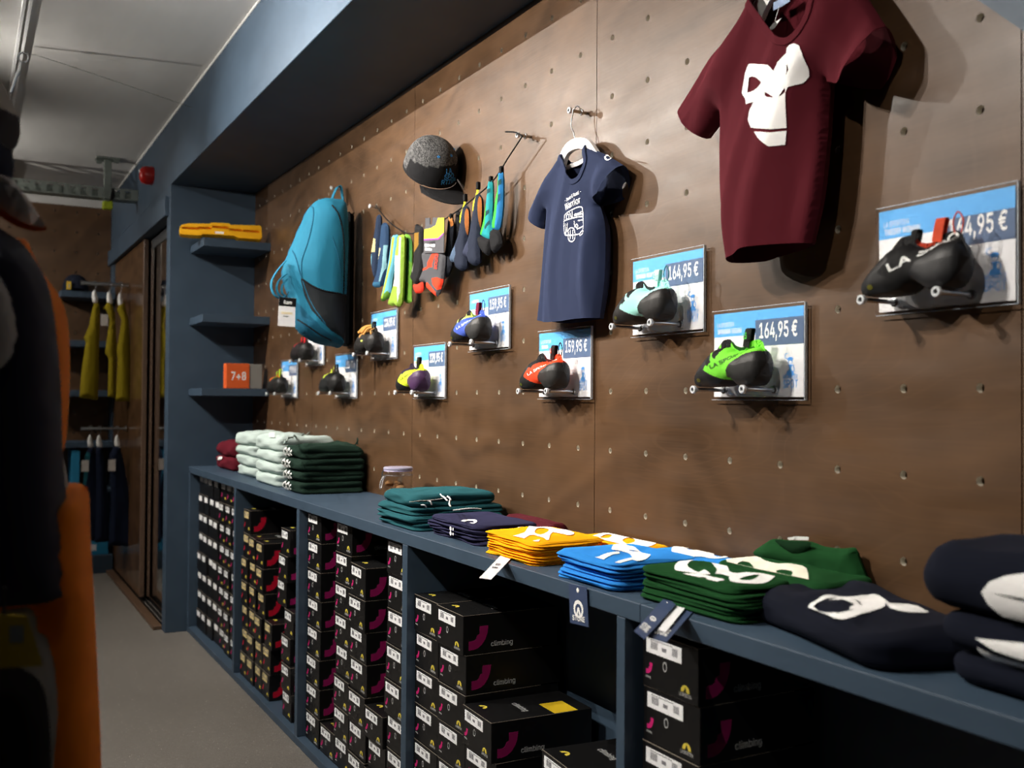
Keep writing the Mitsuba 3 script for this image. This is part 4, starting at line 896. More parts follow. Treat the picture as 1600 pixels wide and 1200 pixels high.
# ================================================================ shelves on the pillar and what stands on them
for nm, (z0, z1) in (('top', (2.060, 2.101)), ('middle', (1.665, 1.706)), ('lowest', (1.282, 1.321))):
    solo('shelf', box(XP + .0005, -5.312, -.352, -.0005, z0, z1, .0015), 'blue_paint', f'{nm} of the three short blue shelves on the blue pillar', 'shelf')
t = Thing('hangboard', 'yellow fingerboard with finger pockets, leaning on the top shelf', 'fingerboard')
YEL = M('f5b312', .5, .4)
P0, P1 = np.array([-5.40, -.455, 2.106]), np.array([-5.34, -.045, 2.106]); Lh = np.linalg.norm(P1 - P0)
gh = poly([(0, .004), (.018, 0), (.10, 0), (.115, .010), (Lh - .14, .010), (Lh - .12, 0), (Lh - .01, 0), (Lh, .008), (Lh, .07), (Lh - .01, .078), (Lh * .62, .072), (Lh * .60, .079), (Lh * .38, .077), (Lh * .36, .070), (.04, .064), (.01, .052), (0, .04)])
pockets = []
for (u, w, zz, hh, teeth) in ((.13, .19, .034, .016, 0), (.30, .15, .040, .016, 3), (.49, .19, .050, .016, 0), (.68, .15, .040, .016, 3), (.87, .19, .038, .018, 0)):
    pockets.append(sg.box(u * Lh - w * Lh / 2, zz, u * Lh + w * Lh / 2, zz + hh * .45).buffer(.003))
hol = so.unary_union(pockets)
m = cat(moved(extrude(gh.difference(hol), .022), Mt(0, 0, .020)), extrude(gh, .020))
mh = frame(P0, P1 - P0, (.98, 0, .2)); mh2 = np.eye(4); mh2[:3, 0] = (P1 - P0) / Lh; mh2[:3, 1] = [-.26, 0, .9656]; mh2[:3, 2] = np.cross(mh2[:3, 0], mh2[:3, 1]); mh2[:3, 3] = P0
t.part('board', m, YEL, to=mh2)
t.part('sticker', box(.42 * Lh, .53 * Lh, .016, .028, .042, .0426), 'white_print', to=mh2)
for g in pockets:
    t.part('pocket', extrude(g.buffer(.0), .0012, .0202), M('b5690a', .7), to=mh2)
t = Thing('sign_block', 'orange square sign reading 7 + 8 on the lowest pillar shelf', 'sign')
a, b = -.222, -.100
k = t.part('block', box(-5.40, -5.335, a, b, 1.322, 1.454, .002), M('e0602a', .6, .3))
SD = np.array([[0, 0, 1, -5.3348], [1, 0, 0, a], [0, 1, 0, 1.322], [0, 0, 0, 1.0]])
t.part('lettering', text('7+8', .042, .078, .0006, True), 'white_print', to=SD @ Mt(.022, .045, 0), under=k)
solo('grey_block', box(-5.40, -5.338, -.098, -.032, 1.322, 1.452, .002), M('8b8883', .8), 'grey block standing right of the orange sign on the lowest shelf', 'block')
# ================================================================ folded clothes on the counter
class Folded:
    """one folded garment: a soft pad whose sides are folds ('f') or stacked layers ('l'); front, right, back, left"""
    def __init__(s, x0, x1, y0, y1, z0, th, sides='flfl', layers=3, seed=0, amp=.006, rz=0.0, cr=.030, e=None, wob=.0085):
        s.c = np.array([(x0 + x1) / 2, (y0 + y1) / 2]); s.w, s.d, s.z0, s.th, s.seed, s.amp, s.rz = x1 - x0, y1 - y0, z0, th, seed, amp, rz
        s.e = e or min(th * .55, .022); s.sides, s.layers = sides, layers
        g = sg.box(-s.w / 2 + cr, -s.d / 2 + cr, s.w / 2 - cr, s.d / 2 - cr).buffer(cr, 8).exterior
        n = 180; s.out = np.array([g.interpolate(i / n, normalized=True).coords[0] for i in range(n)])
        if sg.LinearRing(s.out).is_ccw is False: s.out = s.out[::-1]
        nn = np.roll(s.out, -1, 0) - np.roll(s.out, 1, 0); nn /= np.linalg.norm(nn, axis=1, keepdims=True); s.nrm = np.stack([nn[:, 1], -nn[:, 0]], 1)
        s.poly = sg.Polygon(s.out); s.wob = wob
    def rot(s, P):
        c, q = math.cos(s.rz), math.sin(s.rz); return np.stack([P[:, 0] * c - P[:, 1] * q, P[:, 0] * q + P[:, 1] * c], 1) + s.c
    def unrot(s, P):
        P = np.asarray(P) - s.c; c, q = math.cos(-s.rz), math.sin(-s.rz); return np.stack([P[:, 0] * c - P[:, 1] * q, P[:, 0] * q + P[:, 1] * c], 1)
    def bump(s, L):
        q = np.stack([L[:, 0] * 11 + s.seed * 7.3, L[:, 1] * 11, L[:, 0] * 0 + s.seed], 1)
        q2 = np.stack([L[:, 0] * 34 + L[:, 1] * 18, L[:, 1] * 22 + 5, L[:, 0] * 0 + s.seed + 3], 1)
        d = shapely.distance(shapely.points(L), s.poly.exterior); k = np.clip(d / .05, 0, 1)
        return s.amp * (k * .9 + .1) * (2 * meshkit.noise(q) - 1) + s.amp * .45 * k * (2 * meshkit.noise(q2) - 1) + s.amp * .8 * k
    def inset(s, h):
        """(n,) inward shift of every outline point at height h in 0..1"""
        fold = s.e * (1 - math.sqrt(max(1 - (2 * h - 1) ** 2, 0)))
        hh = (h * s.layers) % 1 if h < 1 else 1; k = min(int(h * s.layers), s.layers - 1); e2 = min(s.th / s.layers * .55, .008)
        ang = np.arctan2(s.out[:, 1] / s.d, s.out[:, 0] / s.w)
        q = np.stack([s.out[:, 0] * 22, s.out[:, 1] * 22, s.out[:, 0] * 0 + s.seed * 3 + k * 1.7], 1)
        lay = e2 * (1 - math.sqrt(max(1 - (2 * hh - 1) ** 2, 0))) + .008 * meshkit.noise(q)
        side = np.where(np.abs(ang + np.pi / 2) < np.pi / 4, 0, np.where(np.abs(ang) <= np.pi / 4, 1, np.where(np.abs(ang - np.pi / 2) < np.pi / 4, 2, 3)))
        isl = np.array([c == 'l' for c in s.sides])[side].astype(float)
        isl = np.convolve(np.r_[isl[-4:], isl, isl[:4]], np.ones(9) / 9, 'valid')
        q = np.stack([s.out[:, 0] * 9, s.out[:, 1] * 9, s.out[:, 0] * 0 + s.seed + h * 2.2], 1)
        return fold * (1 - isl) + lay * isl + s.wob * (meshkit.noise(q) * 2 - 1)
    def mesh(s):
        m = max(7, 5 * s.layers); rings = []
        for k in range(m + 1):
            h = k / m; L = s.out - s.nrm * s.inset(h)[:, None]; W2 = s.rot(L)
            z = s.z0 + s.th * h + (h ** 2) * s.bump(L)
            rings.append(np.c_[W2, z])
        top = s.out - s.nrm * s.inset(1.0)[:, None]
        for f in (.965, .92, .85, .76, .65, .53, .40, .27, .14, .03):
            L = top * f; rings.append(np.c_[s.rot(L), s.z0 + s.th + s.bump(L)])
        return loft(rings)
    def zt(s, XY): return s.z0 + s.th + s.bump(s.unrot(XY))
    def add(s, t, col, name='cloth'): t.part(name, s.mesh(), col, smooth=55); s.t = t
    def print_top(s, P, col, holes=(), sm=3, name='print', zz=None):
        z = s.z0 + s.th + s.amp * .6 if zz is None else zz
        def f(Q):
            out = []
            for p in Q:
                zz_ = z
                for _ in range(6): q = WZ(*p, zz_)[:2]; zz_ = float(s.zt(q[None])[0]) + .0014
                out.append(q)
            return np.array(out)
        g = poly(f(P), sm)
        for h in holes: g = g.difference(poly(f(h), sm))
        g = g.intersection(sg.Polygon(s.rot(s.out - s.nrm * .010)))
        for q in polys(g):
            if q.area < 4e-6: continue
            V, F = sheet(q, .007, .005)
            s.t.part(name, trimesh.Trimesh(np.c_[V, s.zt(V) + .0014], F, process=False), col, smooth=True)
    def print_front(s, P, col, holes=(), sm=0, name='print'):
        yf = s.c[1] - s.d / 2
        f = lambda Q: np.array([W(*p, yf)[[0, 2]] for p in Q])
        g = poly(f(P), sm)
        for h in holes: g = g.difference(poly(f(h), sm))
        g = g.intersection(sg.box(s.c[0] - s.w / 2 + .02, s.z0 + .003, s.c[0] + s.w / 2 - .004, s.z0 + s.th - .002))
        if g.is_empty: return
        V, F = sheet(g, .005, .004); h = np.clip((V[:, 1] - s.z0) / s.th, 0, 1)
        y = yf + s.e * (1 - np.sqrt(np.maximum(1 - (2 * h - 1) ** 2, 0))) - s.wob - .0015
        s.t.part(name, trimesh.Trimesh(np.stack([V[:, 0], y, V[:, 1]], 1), F, process=False), col, smooth=True)
def pile(n, name, cat_, lab, group, col, x0, x1, y0, y1, h, sides='flfl', layers=3, seed=1, amp=.005, jit=.008, rz=0, z0=None, taper=0.0, **k):
    """n folded garments one on another, each a thing; returned bottom to top"""
    out = []; th = h / n; zz = z0 or ZT + .0005; r = random.Random(seed)
    for i in range(n):
        j = lambda: r.uniform(-jit, jit); tp = taper * (n - 1 - i)
        g = Folded(x0 + j() - tp, x1 + j() + tp, y0 + j() * .6, y1 + min(j(), 0), zz + i * th, th * (.985 if i < n - 1 else 1.05), sides, layers, seed * 5 + i, amp if i == n - 1 else .0004, rz + r.uniform(-.02, .02), **k)
        where = '' if n == 1 else ', ' + {0: 'bottom one', n - 1: 'top one'}.get(i, f'{ORD[i]} from below') + ' in its pile'
        t = Thing(name, lab + where, cat_, group); g.add(t, col); out.append(g)
    return out
c6 = lambda L: [(560 + a / 4, 700 + b / 4) for a, b in L]
c7 = lambda L: [(860 + a / 4, 760 + b / 4) for a, b in L]
c8 = lambda L: [(1180 + a / 3.81, 820 + b / 3.81) for a, b in L]
WINE, MINT, FOREST, PETROL, INDIGO = M('5e1a26', .95, .1, 0, .3), M('b4c4bf', .95, .1, 0, .2), M('1b2d25', .95, .1, 0, .3), M('22535a', .95, .12, 0, .2), M('2b2b45', .95, .1, 0, .2)
AMBER, AZURE, BOTTLE, MIDN, CREAM = M('f3a70e', .95, .12), M('2f84d4', .95, .12), M('16401f', .95, .12), M('0e121f', .95, .15, 0, .3), M('efecd9', .9, .15)
g = pile(2, 'folded_hoodie', 'hoodie', 'maroon folded hoodie at the far end of the counter', 'folded maroon hoodies', WINE, -5.50, -5.14, -.235, -.02, .135, 'ffff', 2, 3, .012, .012)
g[0].print_front([(341, 714), (346, 712), (348, 717), (343, 719)], 'white_print')
gl = pile(4, 'folded_hoodie', 'hoodie', 'pale mint folded hoodie beside the maroon pair', 'folded mint hoodies, left pile', MINT, -5.00, -4.62, -.25, -.02, .200, 'flfl', 2, 5, .008, .012)
gr = pile(4, 'folded_hoodie', 'hoodie', 'pale mint folded hoodie beside the dark green pile', 'folded mint hoodies, right pile', MINT, -4.52, -4.14, -.275, -.015, .200, 'flfl', 2, 8, .012, .012, taper=-.004)
for P in ([(420, 681), (424, 678), (429, 681), (428, 688), (422, 690)],):
    gr[3].print_top(P, M('e9eeeb'), zz=1.12)
sp = spline(np.array([[*WZ(*p, 1.115)[:2], 0] for p in [(444, 693), (450, 686), (462, 680), (480, 675), (500, 673)]]), 6)
sp[:, 2] = gr[3].zt(sp[:, :2]) + .003
gr[3].t.part('drawstring', tube(sp, .0035, 6), M('8b9a94'), smooth=True)
gg = pile(4, 'folded_hoodie', 'hoodie', 'dark green folded hoodie with white print in front', 'folded dark green hoodies', FOREST, -4.05, -3.79, -.285, -.012, .180, 'flfl', 2, 12, .010, .008)
for k, g in enumerate(gg):
    zc = g.z0 + g.th / 2; ctr = np.array([-3.99, zc])
    for dx, r1, r2 in ((0, .018, .011), (.045, .018, .010), (.085, .012, .006)):
        ring = sg.Point(ctr[0] + dx, ctr[1]).buffer(r1, 10).difference(sg.Point(ctr[0] + dx, ctr[1]).buffer(r2, 10)); ring = ring.difference(sg.box(ctr[0] + dx + r2 * .2, ctr[1] - .004, ctr[0] + dx + .03, ctr[1] + .004))
        V, F = sheet(ring, .005, .004); h = np.clip((V[:, 1] - g.z0) / g.th, 0, 1)
        y = g.c[1] - g.d / 2 + g.e * (1 - np.sqrt(np.maximum(1 - (2 * h - 1) ** 2, 0))) - g.wob - .0015
        g.t.part('print', trimesh.Trimesh(np.stack([V[:, 0], y, V[:, 1]], 1), F, process=False), 'white_print', smooth=True)
gg[3].print_top([(480, 703), (500, 701), (538, 700), (540, 703), (510, 705), (485, 707)], 'white_print')
P = spline(np.array([[-3.86, -.03, 1.085], [-3.865, -.03, 1.10], [-3.85, -.035, 1.112], [-3.835, -.04, 1.10], [-3.84, -.05, 1.083]]), 6)
gg[3].t.part('drawstring', tube(P, .0028, 6), FOREST, smooth=True)
# teal trousers: flat ones below, a rolled pair on top
gt = pile(3, 'folded_trousers', 'trousers', 'teal folded trousers between jar and navy t-shirts', 'folded teal trousers', PETROL, -2.89, -2.60, -.325, -.02, .062, 'flfl', 2, 17, .005, .012)
g = Folded(-2.86, -2.615, -.318, -.045, ZT + .064, .036, 'flff', 2, 71, .006); t = Thing('folded_trousers', 'teal folded trousers with white drawstrings, top one of its pile', 'trousers', 'folded teal trousers'); g.add(t, PETROL)
for P in ([(640, 786), (662, 782), (690, 778), (703, 776)],):
    q = np.array([WZ(*p, ZT + .107)[:2] for p in P]); q = spline(np.c_[q, q[:, 0] * 0], 5); q[:, 2] = g.zt(q[:, :2]) + .001; t.part('seam', tube(q, .0012, 5), 'white_print')
for P in ([(688, 770), (693, 776), (699, 782)], [(699, 776), (704, 780), (702, 788), (704, 792)]):
    q = np.array([WZ(*p, ZT + .107)[:2] for p in P]); q = spline(np.c_[q, q[:, 0] * 0], 5); q[:, 2] = g.zt(q[:, :2]) + .002; t.part('drawstring', tube(q, .0022, 6), 'white_print', smooth=True)
V0 = np.array([-2.612, -.300, ZT + .082])
for k, (a, b) in enumerate((((.004, .004, -.008), (.008, .018, -.014)), ((.004, .024, .004), (.010, .034, -.008)))):
    t.part('drawstring', tube(spline([V0 + a, V0 + (np.array(a) + b) / 2 + [.006, 0, .003], V0 + b], 4), .0022, 6), 'white_print', smooth=True)
for i, g in enumerate(gt):
    q = np.array([[-2.60, y, g.z0 + g.th * .6] for y in (-.20, -.15, -.11)]) + np.array([[.0, 0, 0], [.006, 0, .004], [0, 0, 0]])
    if i == 2: g.t.part('drawstring', tube(spline(q, 4), .0025, 6), 'white_print', smooth=True)
# navy t-shirts
gn = pile(4, 'folded_t_shirt', 't-shirt', 'dark indigo folded t-shirt with a small white print', 'folded indigo t-shirts', INDIGO, -2.58, -2.27, -.292, -.10, .050, 'lflf', 2, 23, .003, .008)
gn[3].print_top([(718, 816), (724, 812), (738, 811), (746, 814), (741, 818), (730, 819), (722, 820)], 'white_print', holes=[[(724, 816), (730, 814), (738, 814), (740, 816), (730, 817)]])
for g in gn[1:3]:
    V, F = sheet(sg.Point(-2.40, g.z0 + g.th / 2).buffer(.006).union(sg.Point(-2.385, g.z0 + g.th / 2).buffer(.004)), .004); g.t.part('print', trimesh.Trimesh(np.stack([V[:, 0], V[:, 0] * 0 - .302, V[:, 1]], 1), F, process=False), 'white_print')
g = pile(1, 'folded_t_shirt', 't-shirt', 'maroon folded t-shirt half hidden behind the indigo and yellow ones', None, MAROON, -2.52, -2.24, -.095, -.012, .045, 'flfl', 2, 29, .003)
# yellow t-shirts
gy = pile(6, 'folded_t_shirt', 't-shirt', 'yellow folded t-shirt in the front pile', 'folded yellow t-shirts, front pile', AMBER, -2.185, -1.925, -.315, -.125, .052, 'flfl', 2, 31, .005, .006)
gy[5].print_top(c6([(1000, 500), (1010, 462), (1080, 443), (1150, 460), (1250, 485), (1350, 530), (1300, 545), (1215, 525), (1190, 560), (1140, 555), (1070, 545), (960, 590), (900, 600), (855, 592), (890, 555), (1040, 525), (1075, 480)]), 'white_print', holes=[c6([(1100, 520), (1160, 500), (1190, 515), (1140, 540)])])
gy[5].print_top(c6([(960, 610), (1040, 585), (1120, 572), (1130, 580), (1040, 600), (975, 625)]), 'white_print')
gyb = pile(2, 'folded_t_shirt', 't-shirt', 'yellow folded t-shirt with white print, behind the front pile', 'folded yellow t-shirts by the wall', AMBER, -2.10, -1.82, -.112, -.012, .040, 'flfl', 2, 37, .004)
gyb[1].print_top(c7([(220, 330), (300, 295), (380, 290), (520, 310), (640, 345), (655, 360), (560, 385), (440, 370), (300, 350)]), 'white_print', holes=[c7([(310, 318), (350, 300), (385, 305), (350, 322)]), c7([(450, 335), (500, 318), (530, 340), (480, 358)])])
# blue t-shirts
ga = pile(5, 'folded_t_shirt', 't-shirt', 'bright blue folded t-shirt in the front pile', 'folded blue t-shirts, front pile', AZURE, -1.825, -1.595, -.328, -.13, .055, 'flfl', 2, 41, .005, .007)
ga[4].print_top(c7([(380, 392), (420, 358), (500, 372), (570, 412), (625, 425), (600, 450), (520, 460), (500, 425), (440, 405)]), 'white_print', holes=[c7([(490, 395), (530, 390), (555, 408), (510, 410)])])
for P in (c7([(250, 458), (330, 425), (420, 405), (428, 420), (350, 445), (330, 462), (300, 470)]), c7([(330, 515), (400, 475), (500, 445), (600, 432), (605, 440), (500, 460), (420, 485), (345, 525)]), c7([(178, 470), (230, 448), (300, 440), (240, 462), (195, 490), (215, 510), (200, 515)])):
    ga[4].print_top(P, 'white_print')
gab = pile(2, 'folded_t_shirt', 't-shirt', 'bright blue folded t-shirt with white print, by the wall', 'folded blue t-shirts by the wall', AZURE, -1.80, -1.53, -.122, -.012, .045, 'flfl', 2, 43, .004)
gab[1].print_top(c7([(755, 400), (780, 368), (860, 360), (960, 375), (1090, 405), (1110, 440), (1040, 450), (960, 440), (880, 440), (800, 440), (660, 430), (770, 415)]), 'white_print', holes=[c7([(850, 385), (930, 375), (940, 388), (870, 395)]), c7([(1020, 425), (1070, 410), (1100, 425), (1060, 440)])])
# green t-shirts
gv = pile(5, 'folded_t_shirt', 't-shirt', 'bottle green folded t-shirt in the front pile', 'folded green t-shirts, front pile', BOTTLE, -1.555, -1.272, -.312, -.165, .060, 'flfl', 2, 47, .005, .007)
gv[4].print_top(c7([(775, 505), (800, 470), (850, 440), (930, 422), (1030, 438), (1100, 490), (1118, 530), (1180, 545), (1120, 560), (1060, 545), (960, 548), (860, 535), (790, 525)]), 'white_print', holes=[c7([(855, 488), (930, 455), (1000, 470), (1040, 520), (1010, 545), (960, 520), (920, 535)])])
gv[4].print_top(c7([(720, 580), (760, 550), (870, 542), (1000, 560), (1090, 582), (1035, 600), (1000, 640), (965, 650), (870, 632), (770, 600), (740, 620), (722, 600)]), 'white_print', holes=[c7([(915, 570), (970, 568), (968, 590)])])
gv[4].print_top(c7([(1130, 550), (1200, 538), (1370, 545), (1400, 565), (1330, 605), (1180, 602), (1120, 585)]), 'white_print', holes=[c7([(1180, 575), (1310, 552), (1260, 582)])])
gv2 = pile(3, 'folded_t_shirt', 't-shirt', 'bottle green folded t-shirt by the wall', 'folded green t-shirts by the wall', BOTTLE, -1.52, -1.245, -.160, -.010, .060, 'flfl', 2, 53, .006)
gv2[2].print_top(c7([(1100, 440), (1140, 405), (1260, 412), (1340, 462), (1480, 480), (1600, 512), (1600, 600), (1500, 585), (1400, 550), (1300, 525), (1200, 515), (1110, 480)]), CREAM, holes=[c7([(1170, 485), (1200, 460), (1250, 475), (1275, 520), (1220, 510)]), c7([(1410, 530), (1450, 505), (1510, 520), (1500, 560), (1440, 560)])], sm=4)
# the open t-shirt leaning against the wall on that pile
t = Thing('folded_t_shirt', 'bottle green t-shirt with open collar leaning on the wall, topmost there', 't-shirt')
gq, oq, kq = soft(t, 'cloth', c8([(-5, 165), (60, 110), (110, 84), (200, 92), (330, 100), (420, 130), (520, 140), (600, 138), (615, 200), (650, 290), (660, 350), (560, 345), (420, 350), (340, 340), (300, 290), (200, 240), (60, 215)]), BOTTLE, .040, y=-.024, R=.03, ripple=.016, rs=5, rsc=(22, 22))
soft(t, 'collar_opening', c8([(118, 92), (200, 96), (330, 104), (300, 150), (230, 172), (170, 140)]), M('0f2a16', .95, .1), .010, y=-.046, R=.01, back=False)
soft(t, 'neck_label', c8([(190, 78), (240, 68), (320, 72), (316, 92), (200, 90)]), M('cfd2d0'), .006, y=-.020, R=.006, sm=0)
# navy hoodies at the near end
gh = Folded(-1.325, -.915, -.300, -.070, ZT + .0005, .050, 'ffff', 2, 61, .010, rz=-.30, e=.026, cr=.05, wob=.008); t = Thing('folded_hoodie', 'midnight blue folded hoodie with a white outlined print, lying alone', 'hoodie'); gh.add(t, MIDN)
gh.print_top(c8([(292, 540), (315, 485), (370, 440), (450, 415), (600, 425), (690, 412), (760, 435), (775, 475), (720, 505), (600, 518), (520, 530), (450, 562), (390, 582), (320, 575)]), 'white_print', holes=[c8([(330, 540), (345, 485), (420, 440), (500, 432), (590, 442), (640, 480), (600, 500), (480, 512), (430, 540), (370, 555)])], zz=ZT + .056)
gh.print_top(c8([(340, 500), (360, 530), (420, 538), (490, 512), (480, 505), (430, 520), (375, 512), (352, 488)]), 'white_print', zz=ZT + .056)
gh.print_top(c8([(440, 450), (490, 432), (560, 435), (620, 470), (650, 495), (560, 498), (590, 475), (540, 450), (480, 445)]), 'white_print', zz=ZT + .056)
gh.print_top(c8([(770, 445), (800, 465), (900, 470), (1000, 500), (1030, 520), (930, 520), (820, 500), (790, 480)]), 'white_print', zz=ZT + .056)
rp = [(-.915, -.48, -.290, ZT + .0005, .038), (-.930, -.46, -.285, ZT + .040, .050), (-.965, -.44, -.280, ZT + .092, .082)]
for i, (a, b, c, z, th) in enumerate(rp):
    g = Folded(a, b, c, -.02, z, th, 'ffff', 2, 81 + i, .008 if i == 2 else .002, rz=-.03, e=.03, cr=.06, wob=.007)
    t = Thing('folded_hoodie', f'midnight blue folded hoodie at the right edge, {["bottom", "middle", "top"][i]} one of the pile of three', 'hoodie', 'folded midnight hoodies at the right edge'); g.add(t, MIDN)
    if i == 2:
        g.print_front([(1540, 924), (1552, 908), (1575, 899), (1620, 893), (1660, 900), (1660, 985), (1600, 974), (1565, 964), (1548, 944)], 'white_print', holes=[[(1548, 924), (1600, 933), (1650, 945), (1650, 949), (1600, 938)]], sm=0)
    if i == 1:
        g.print_front([(1530, 996), (1600, 1004), (1650, 1012), (1650, 1034), (1600, 1030), (1560, 1016)], 'white_print', sm=0)
        g.print_front([(1532, 1010), (1558, 1024), (1600, 1038), (1650, 1046), (1650, 1062), (1590, 1056), (1552, 1046), (1538, 1030)], 'white_print', sm=0)
# ---- jar of biscuits
mat('jar_gloss', 'f2f4fa', 0.06, metallic=1.0)
scene['jar_glass'] = {'type': 'mask', 'opacity': 0.08, 'bsdf': {'type': 'ref', 'id': 'jar_gloss'}}      # clear thin wall of the jar
jc = W(622, 760, -.115); jr = .050; jz = ZT + .001
t = Thing('storage_jar', 'clear clip-top jar of brown biscuits in front of the wall', 'jar')
scene_glass = lathe([(0, 0), (jr - .006, 0), (jr, .006), (jr, .1078), (jr - .004, .1144), (jr - .004, .1232), (jr - .007, .1232), (jr - .007, .1144), (jr - .0025, .1067), (jr - .0025, .008), (jr - .008, .003), (0, .003)], 40)
t.part('glass_body', moved(scene_glass, Mt(jc[0], jc[1], jz)), 'jar_glass', smooth=40)
lid = t.part('lid', moved(lathe([(0, .1331), (jr - .010, .1331), (jr - .009, .1282), (jr - .001, .1282), (jr + .001, .1309), (jr + .001, .1358), (jr - .002, .1386), (0, .1392)], 40), Mt(jc[0], jc[1], jz)), M('a9a6bd', .12, .6), smooth=30)
t.part('gasket', moved(lathe([(jr - .010, .1238), (jr - .001, .1238), (jr, .1260), (jr - .001, .1279), (jr - .010, .1279)], 40), Mt(jc[0], jc[1], jz)), M('b9b0d6', .3, .5), smooth=30, under=lid)
dirn = np.array([-.75, -.66]); dn = np.array([-dirn[1], dirn[0]])
def jp(r, s, z): q = jc[:2] + dirn * (jr + r) + dn * s; return [q[0], q[1], jz + z]
t.part('clip_wire', tube(spline([jp(.002, -.006, .1045), jp(.012, -.008, .0880), jp(.016, -.007, .0682), jp(.017, 0, .0605), jp(.016, .007, .0682), jp(.012, .008, .0880), jp(.002, .006, .1045)], 5), .0022, 8), M('e0e2e6', .3, .6, .4), smooth=True)
t.part('clip_wire', tube(spline([jp(0, -.004, .1298), jp(.010, -.004, .1188), jp(.012, 0, .0968), jp(.010, .004, .1188), jp(0, .004, .1298)], 5), .0013, 8), 'steel', smooth=True)
t.part('neck_wire', moved(trimesh.creation.torus(jr + .001, .0013, major_sections=40, minor_sections=6), Mt(jc[0], jc[1], jz + .1111)), 'steel', smooth=True)
rj = random.Random(5)
def biscuit(i):
    s = trimesh.creation.icosphere(2, .013); v = np.array(s.vertices); n = meshkit.noise(v * 130 + i * 9) ; s.vertices = v * (0.75 + .6 * n)[:, None] * [1.15, 1, .75]; return s
for i in range(22):
    a, r = rj.uniform(0, 6.28), rj.uniform(0, jr - .020) if i % 3 else jr - .020
    solo('biscuit', moved(biscuit(i), Mt(jc[0] + r * math.cos(a), jc[1] + r * math.sin(a), jz + .014 + .0135 * (i // 4), rz=a)), M(['7a5634', '8a6440', '96704a', '664528'][i % 4], .9, .2), 'brown biscuit lying in the clear clip-top jar', 'biscuit', 'biscuits in the jar', smooth=True)
# ---- paper tags at the counter edge
def tag(lab, P, c, words=(), extra=()):
    t = Thing('hang_tag', lab, 'tag'); P = np.array(P); t.part('paper', card3(P), c)
    for (s, u, v, w, h) in words: text_card(t, P, s, u, v, w, h, 'white_print' if c != 'card_white' else 'ink')
    return t, P
NT = M('3a4866', .6, .3)
tag('white paper tag hanging over the counter edge below the yellow pile', [*[WZ(*p, ZT + .003) for p in ((749, 903), (767.5, 905.5), (805, 866), (786, 864))]], 'card_white', [('100', .3, .48, .4, .06), ('cotton', .25, .36, .5, .05)])
def logo_tag(lab, P):
    t, P = tag(lab, P, NT, [('STORE', .16, .10, .68, .13)])
    ex, ey = P[1] - P[0], P[3] - P[0]; n = np.cross(ex, ey); n /= np.linalg.norm(n)
    g = sg.Point(0, 0).buffer(.26, 12).difference(sg.Point(0, -.02).buffer(.17, 10)).union(poly([(-.14, -.2), (-.04, .05), (.04, .05), (.14, -.2), (.05, -.2), (0, -.05), (-.05, -.2)]))
    V, F = sheet(g, .05); asp = np.linalg.norm(ex) / np.linalg.norm(ey)
    t.part('emblem', trimesh.Trimesh(P[0] + (V[:, :1] + .5) * ex + (V[:, 1:] * asp + .40) * ey + n * .0012, F, process=False), 'white_print')
    V, F = sheet(sg.Point(.5, .88).buffer(.07), .05); t.part('eyelet', trimesh.Trimesh(P[0] + V[:, :1] * ex + ((V[:, 1:] - .88) * asp + .88) * ey + n * .0012, F, process=False), 'white_print')
logo_tag('dark blue store tag hanging straight below the bright blue pile', [W(891, 973, -.350), W(920, 980, -.350), W(917, 918, -.350), W(889, 912, -.350)])
logo_tag('dark blue store tag, nearer the bay, lying under the white one', [*[WZ(*p, ZT + .002) for p in ((1012, 996), (1041, 1004), (1088, 950), (1062, 938))]])
tag('white paper tag lying between two dark blue store tags', [*[WZ(*p, ZT + .006) for p in ((1029, 984), (1040, 988), (1087, 930), (1065, 921))]], 'card_white')
logo_tag('dark blue store tag, leftmost of the two below the green pile', [*[WZ(*p, ZT + .010) for p in ((991, 986), (1007, 999), (1056, 945), (1040, 932))]])
# ================================================================ far end of the shop
XS = XF + .30; XR = -7.20
for i, (p0, p1, nm) in enumerate((((95, 467), (170, 457), 'top'), ((100, 543), (170, 533), 'second'), ((95, 620), (170, 610), 'third'), ((95, 699), (170, 690), 'fourth'))):
    z1, z0 = WX(*p1, XS)[2], WX(170, p0[1], XS)[2]
    solo('shelf', box(XF + .0005, XS, WX(95 if i == 0 else 60, 460, XS)[1], YF - .0005, z0, z1, .002), 'blue_paint', f'long blue wall shelf at the far end, {nm} one', 'shelf')
solo('shelf', box(XF + .0005, XS + .05, -1.4, YF - .0005, .0, WX(150, 862, XS)[2] - .02, .002), 'blue_paint', 'low blue base shelf at the far end, holding blue shoe boxes', 'shelf')
t = Thing('cap', 'dark navy cap with a yellow and blue badge on the far top shelf', 'cap')
q = WX(120, 455, XS - .14); mk = frame([XS - .15, WX(121, 457, XS)[1], WX(170, 457, XS)[2] + .014], (1, 0, 0), (0, 0, 1))
for n, gm in CAPG.items(): t.part(n, gm, M('1c2130', .9, .2), to=mk, smooth=50)
b0, b1 = WX(104, 452, XS - .04), WX(111, 440, XS - .04)
t.part('badge', box(XS - .046, XS - .036, b0[1], b1[1], b0[2], b1[2]), M('e0b83a')); t.part('badge_print', box(XS - .037, XS - .034, b0[1] + .015, b1[1] - .01, b0[2] + .012, b1[2] - .02), M('6fb2e6'))
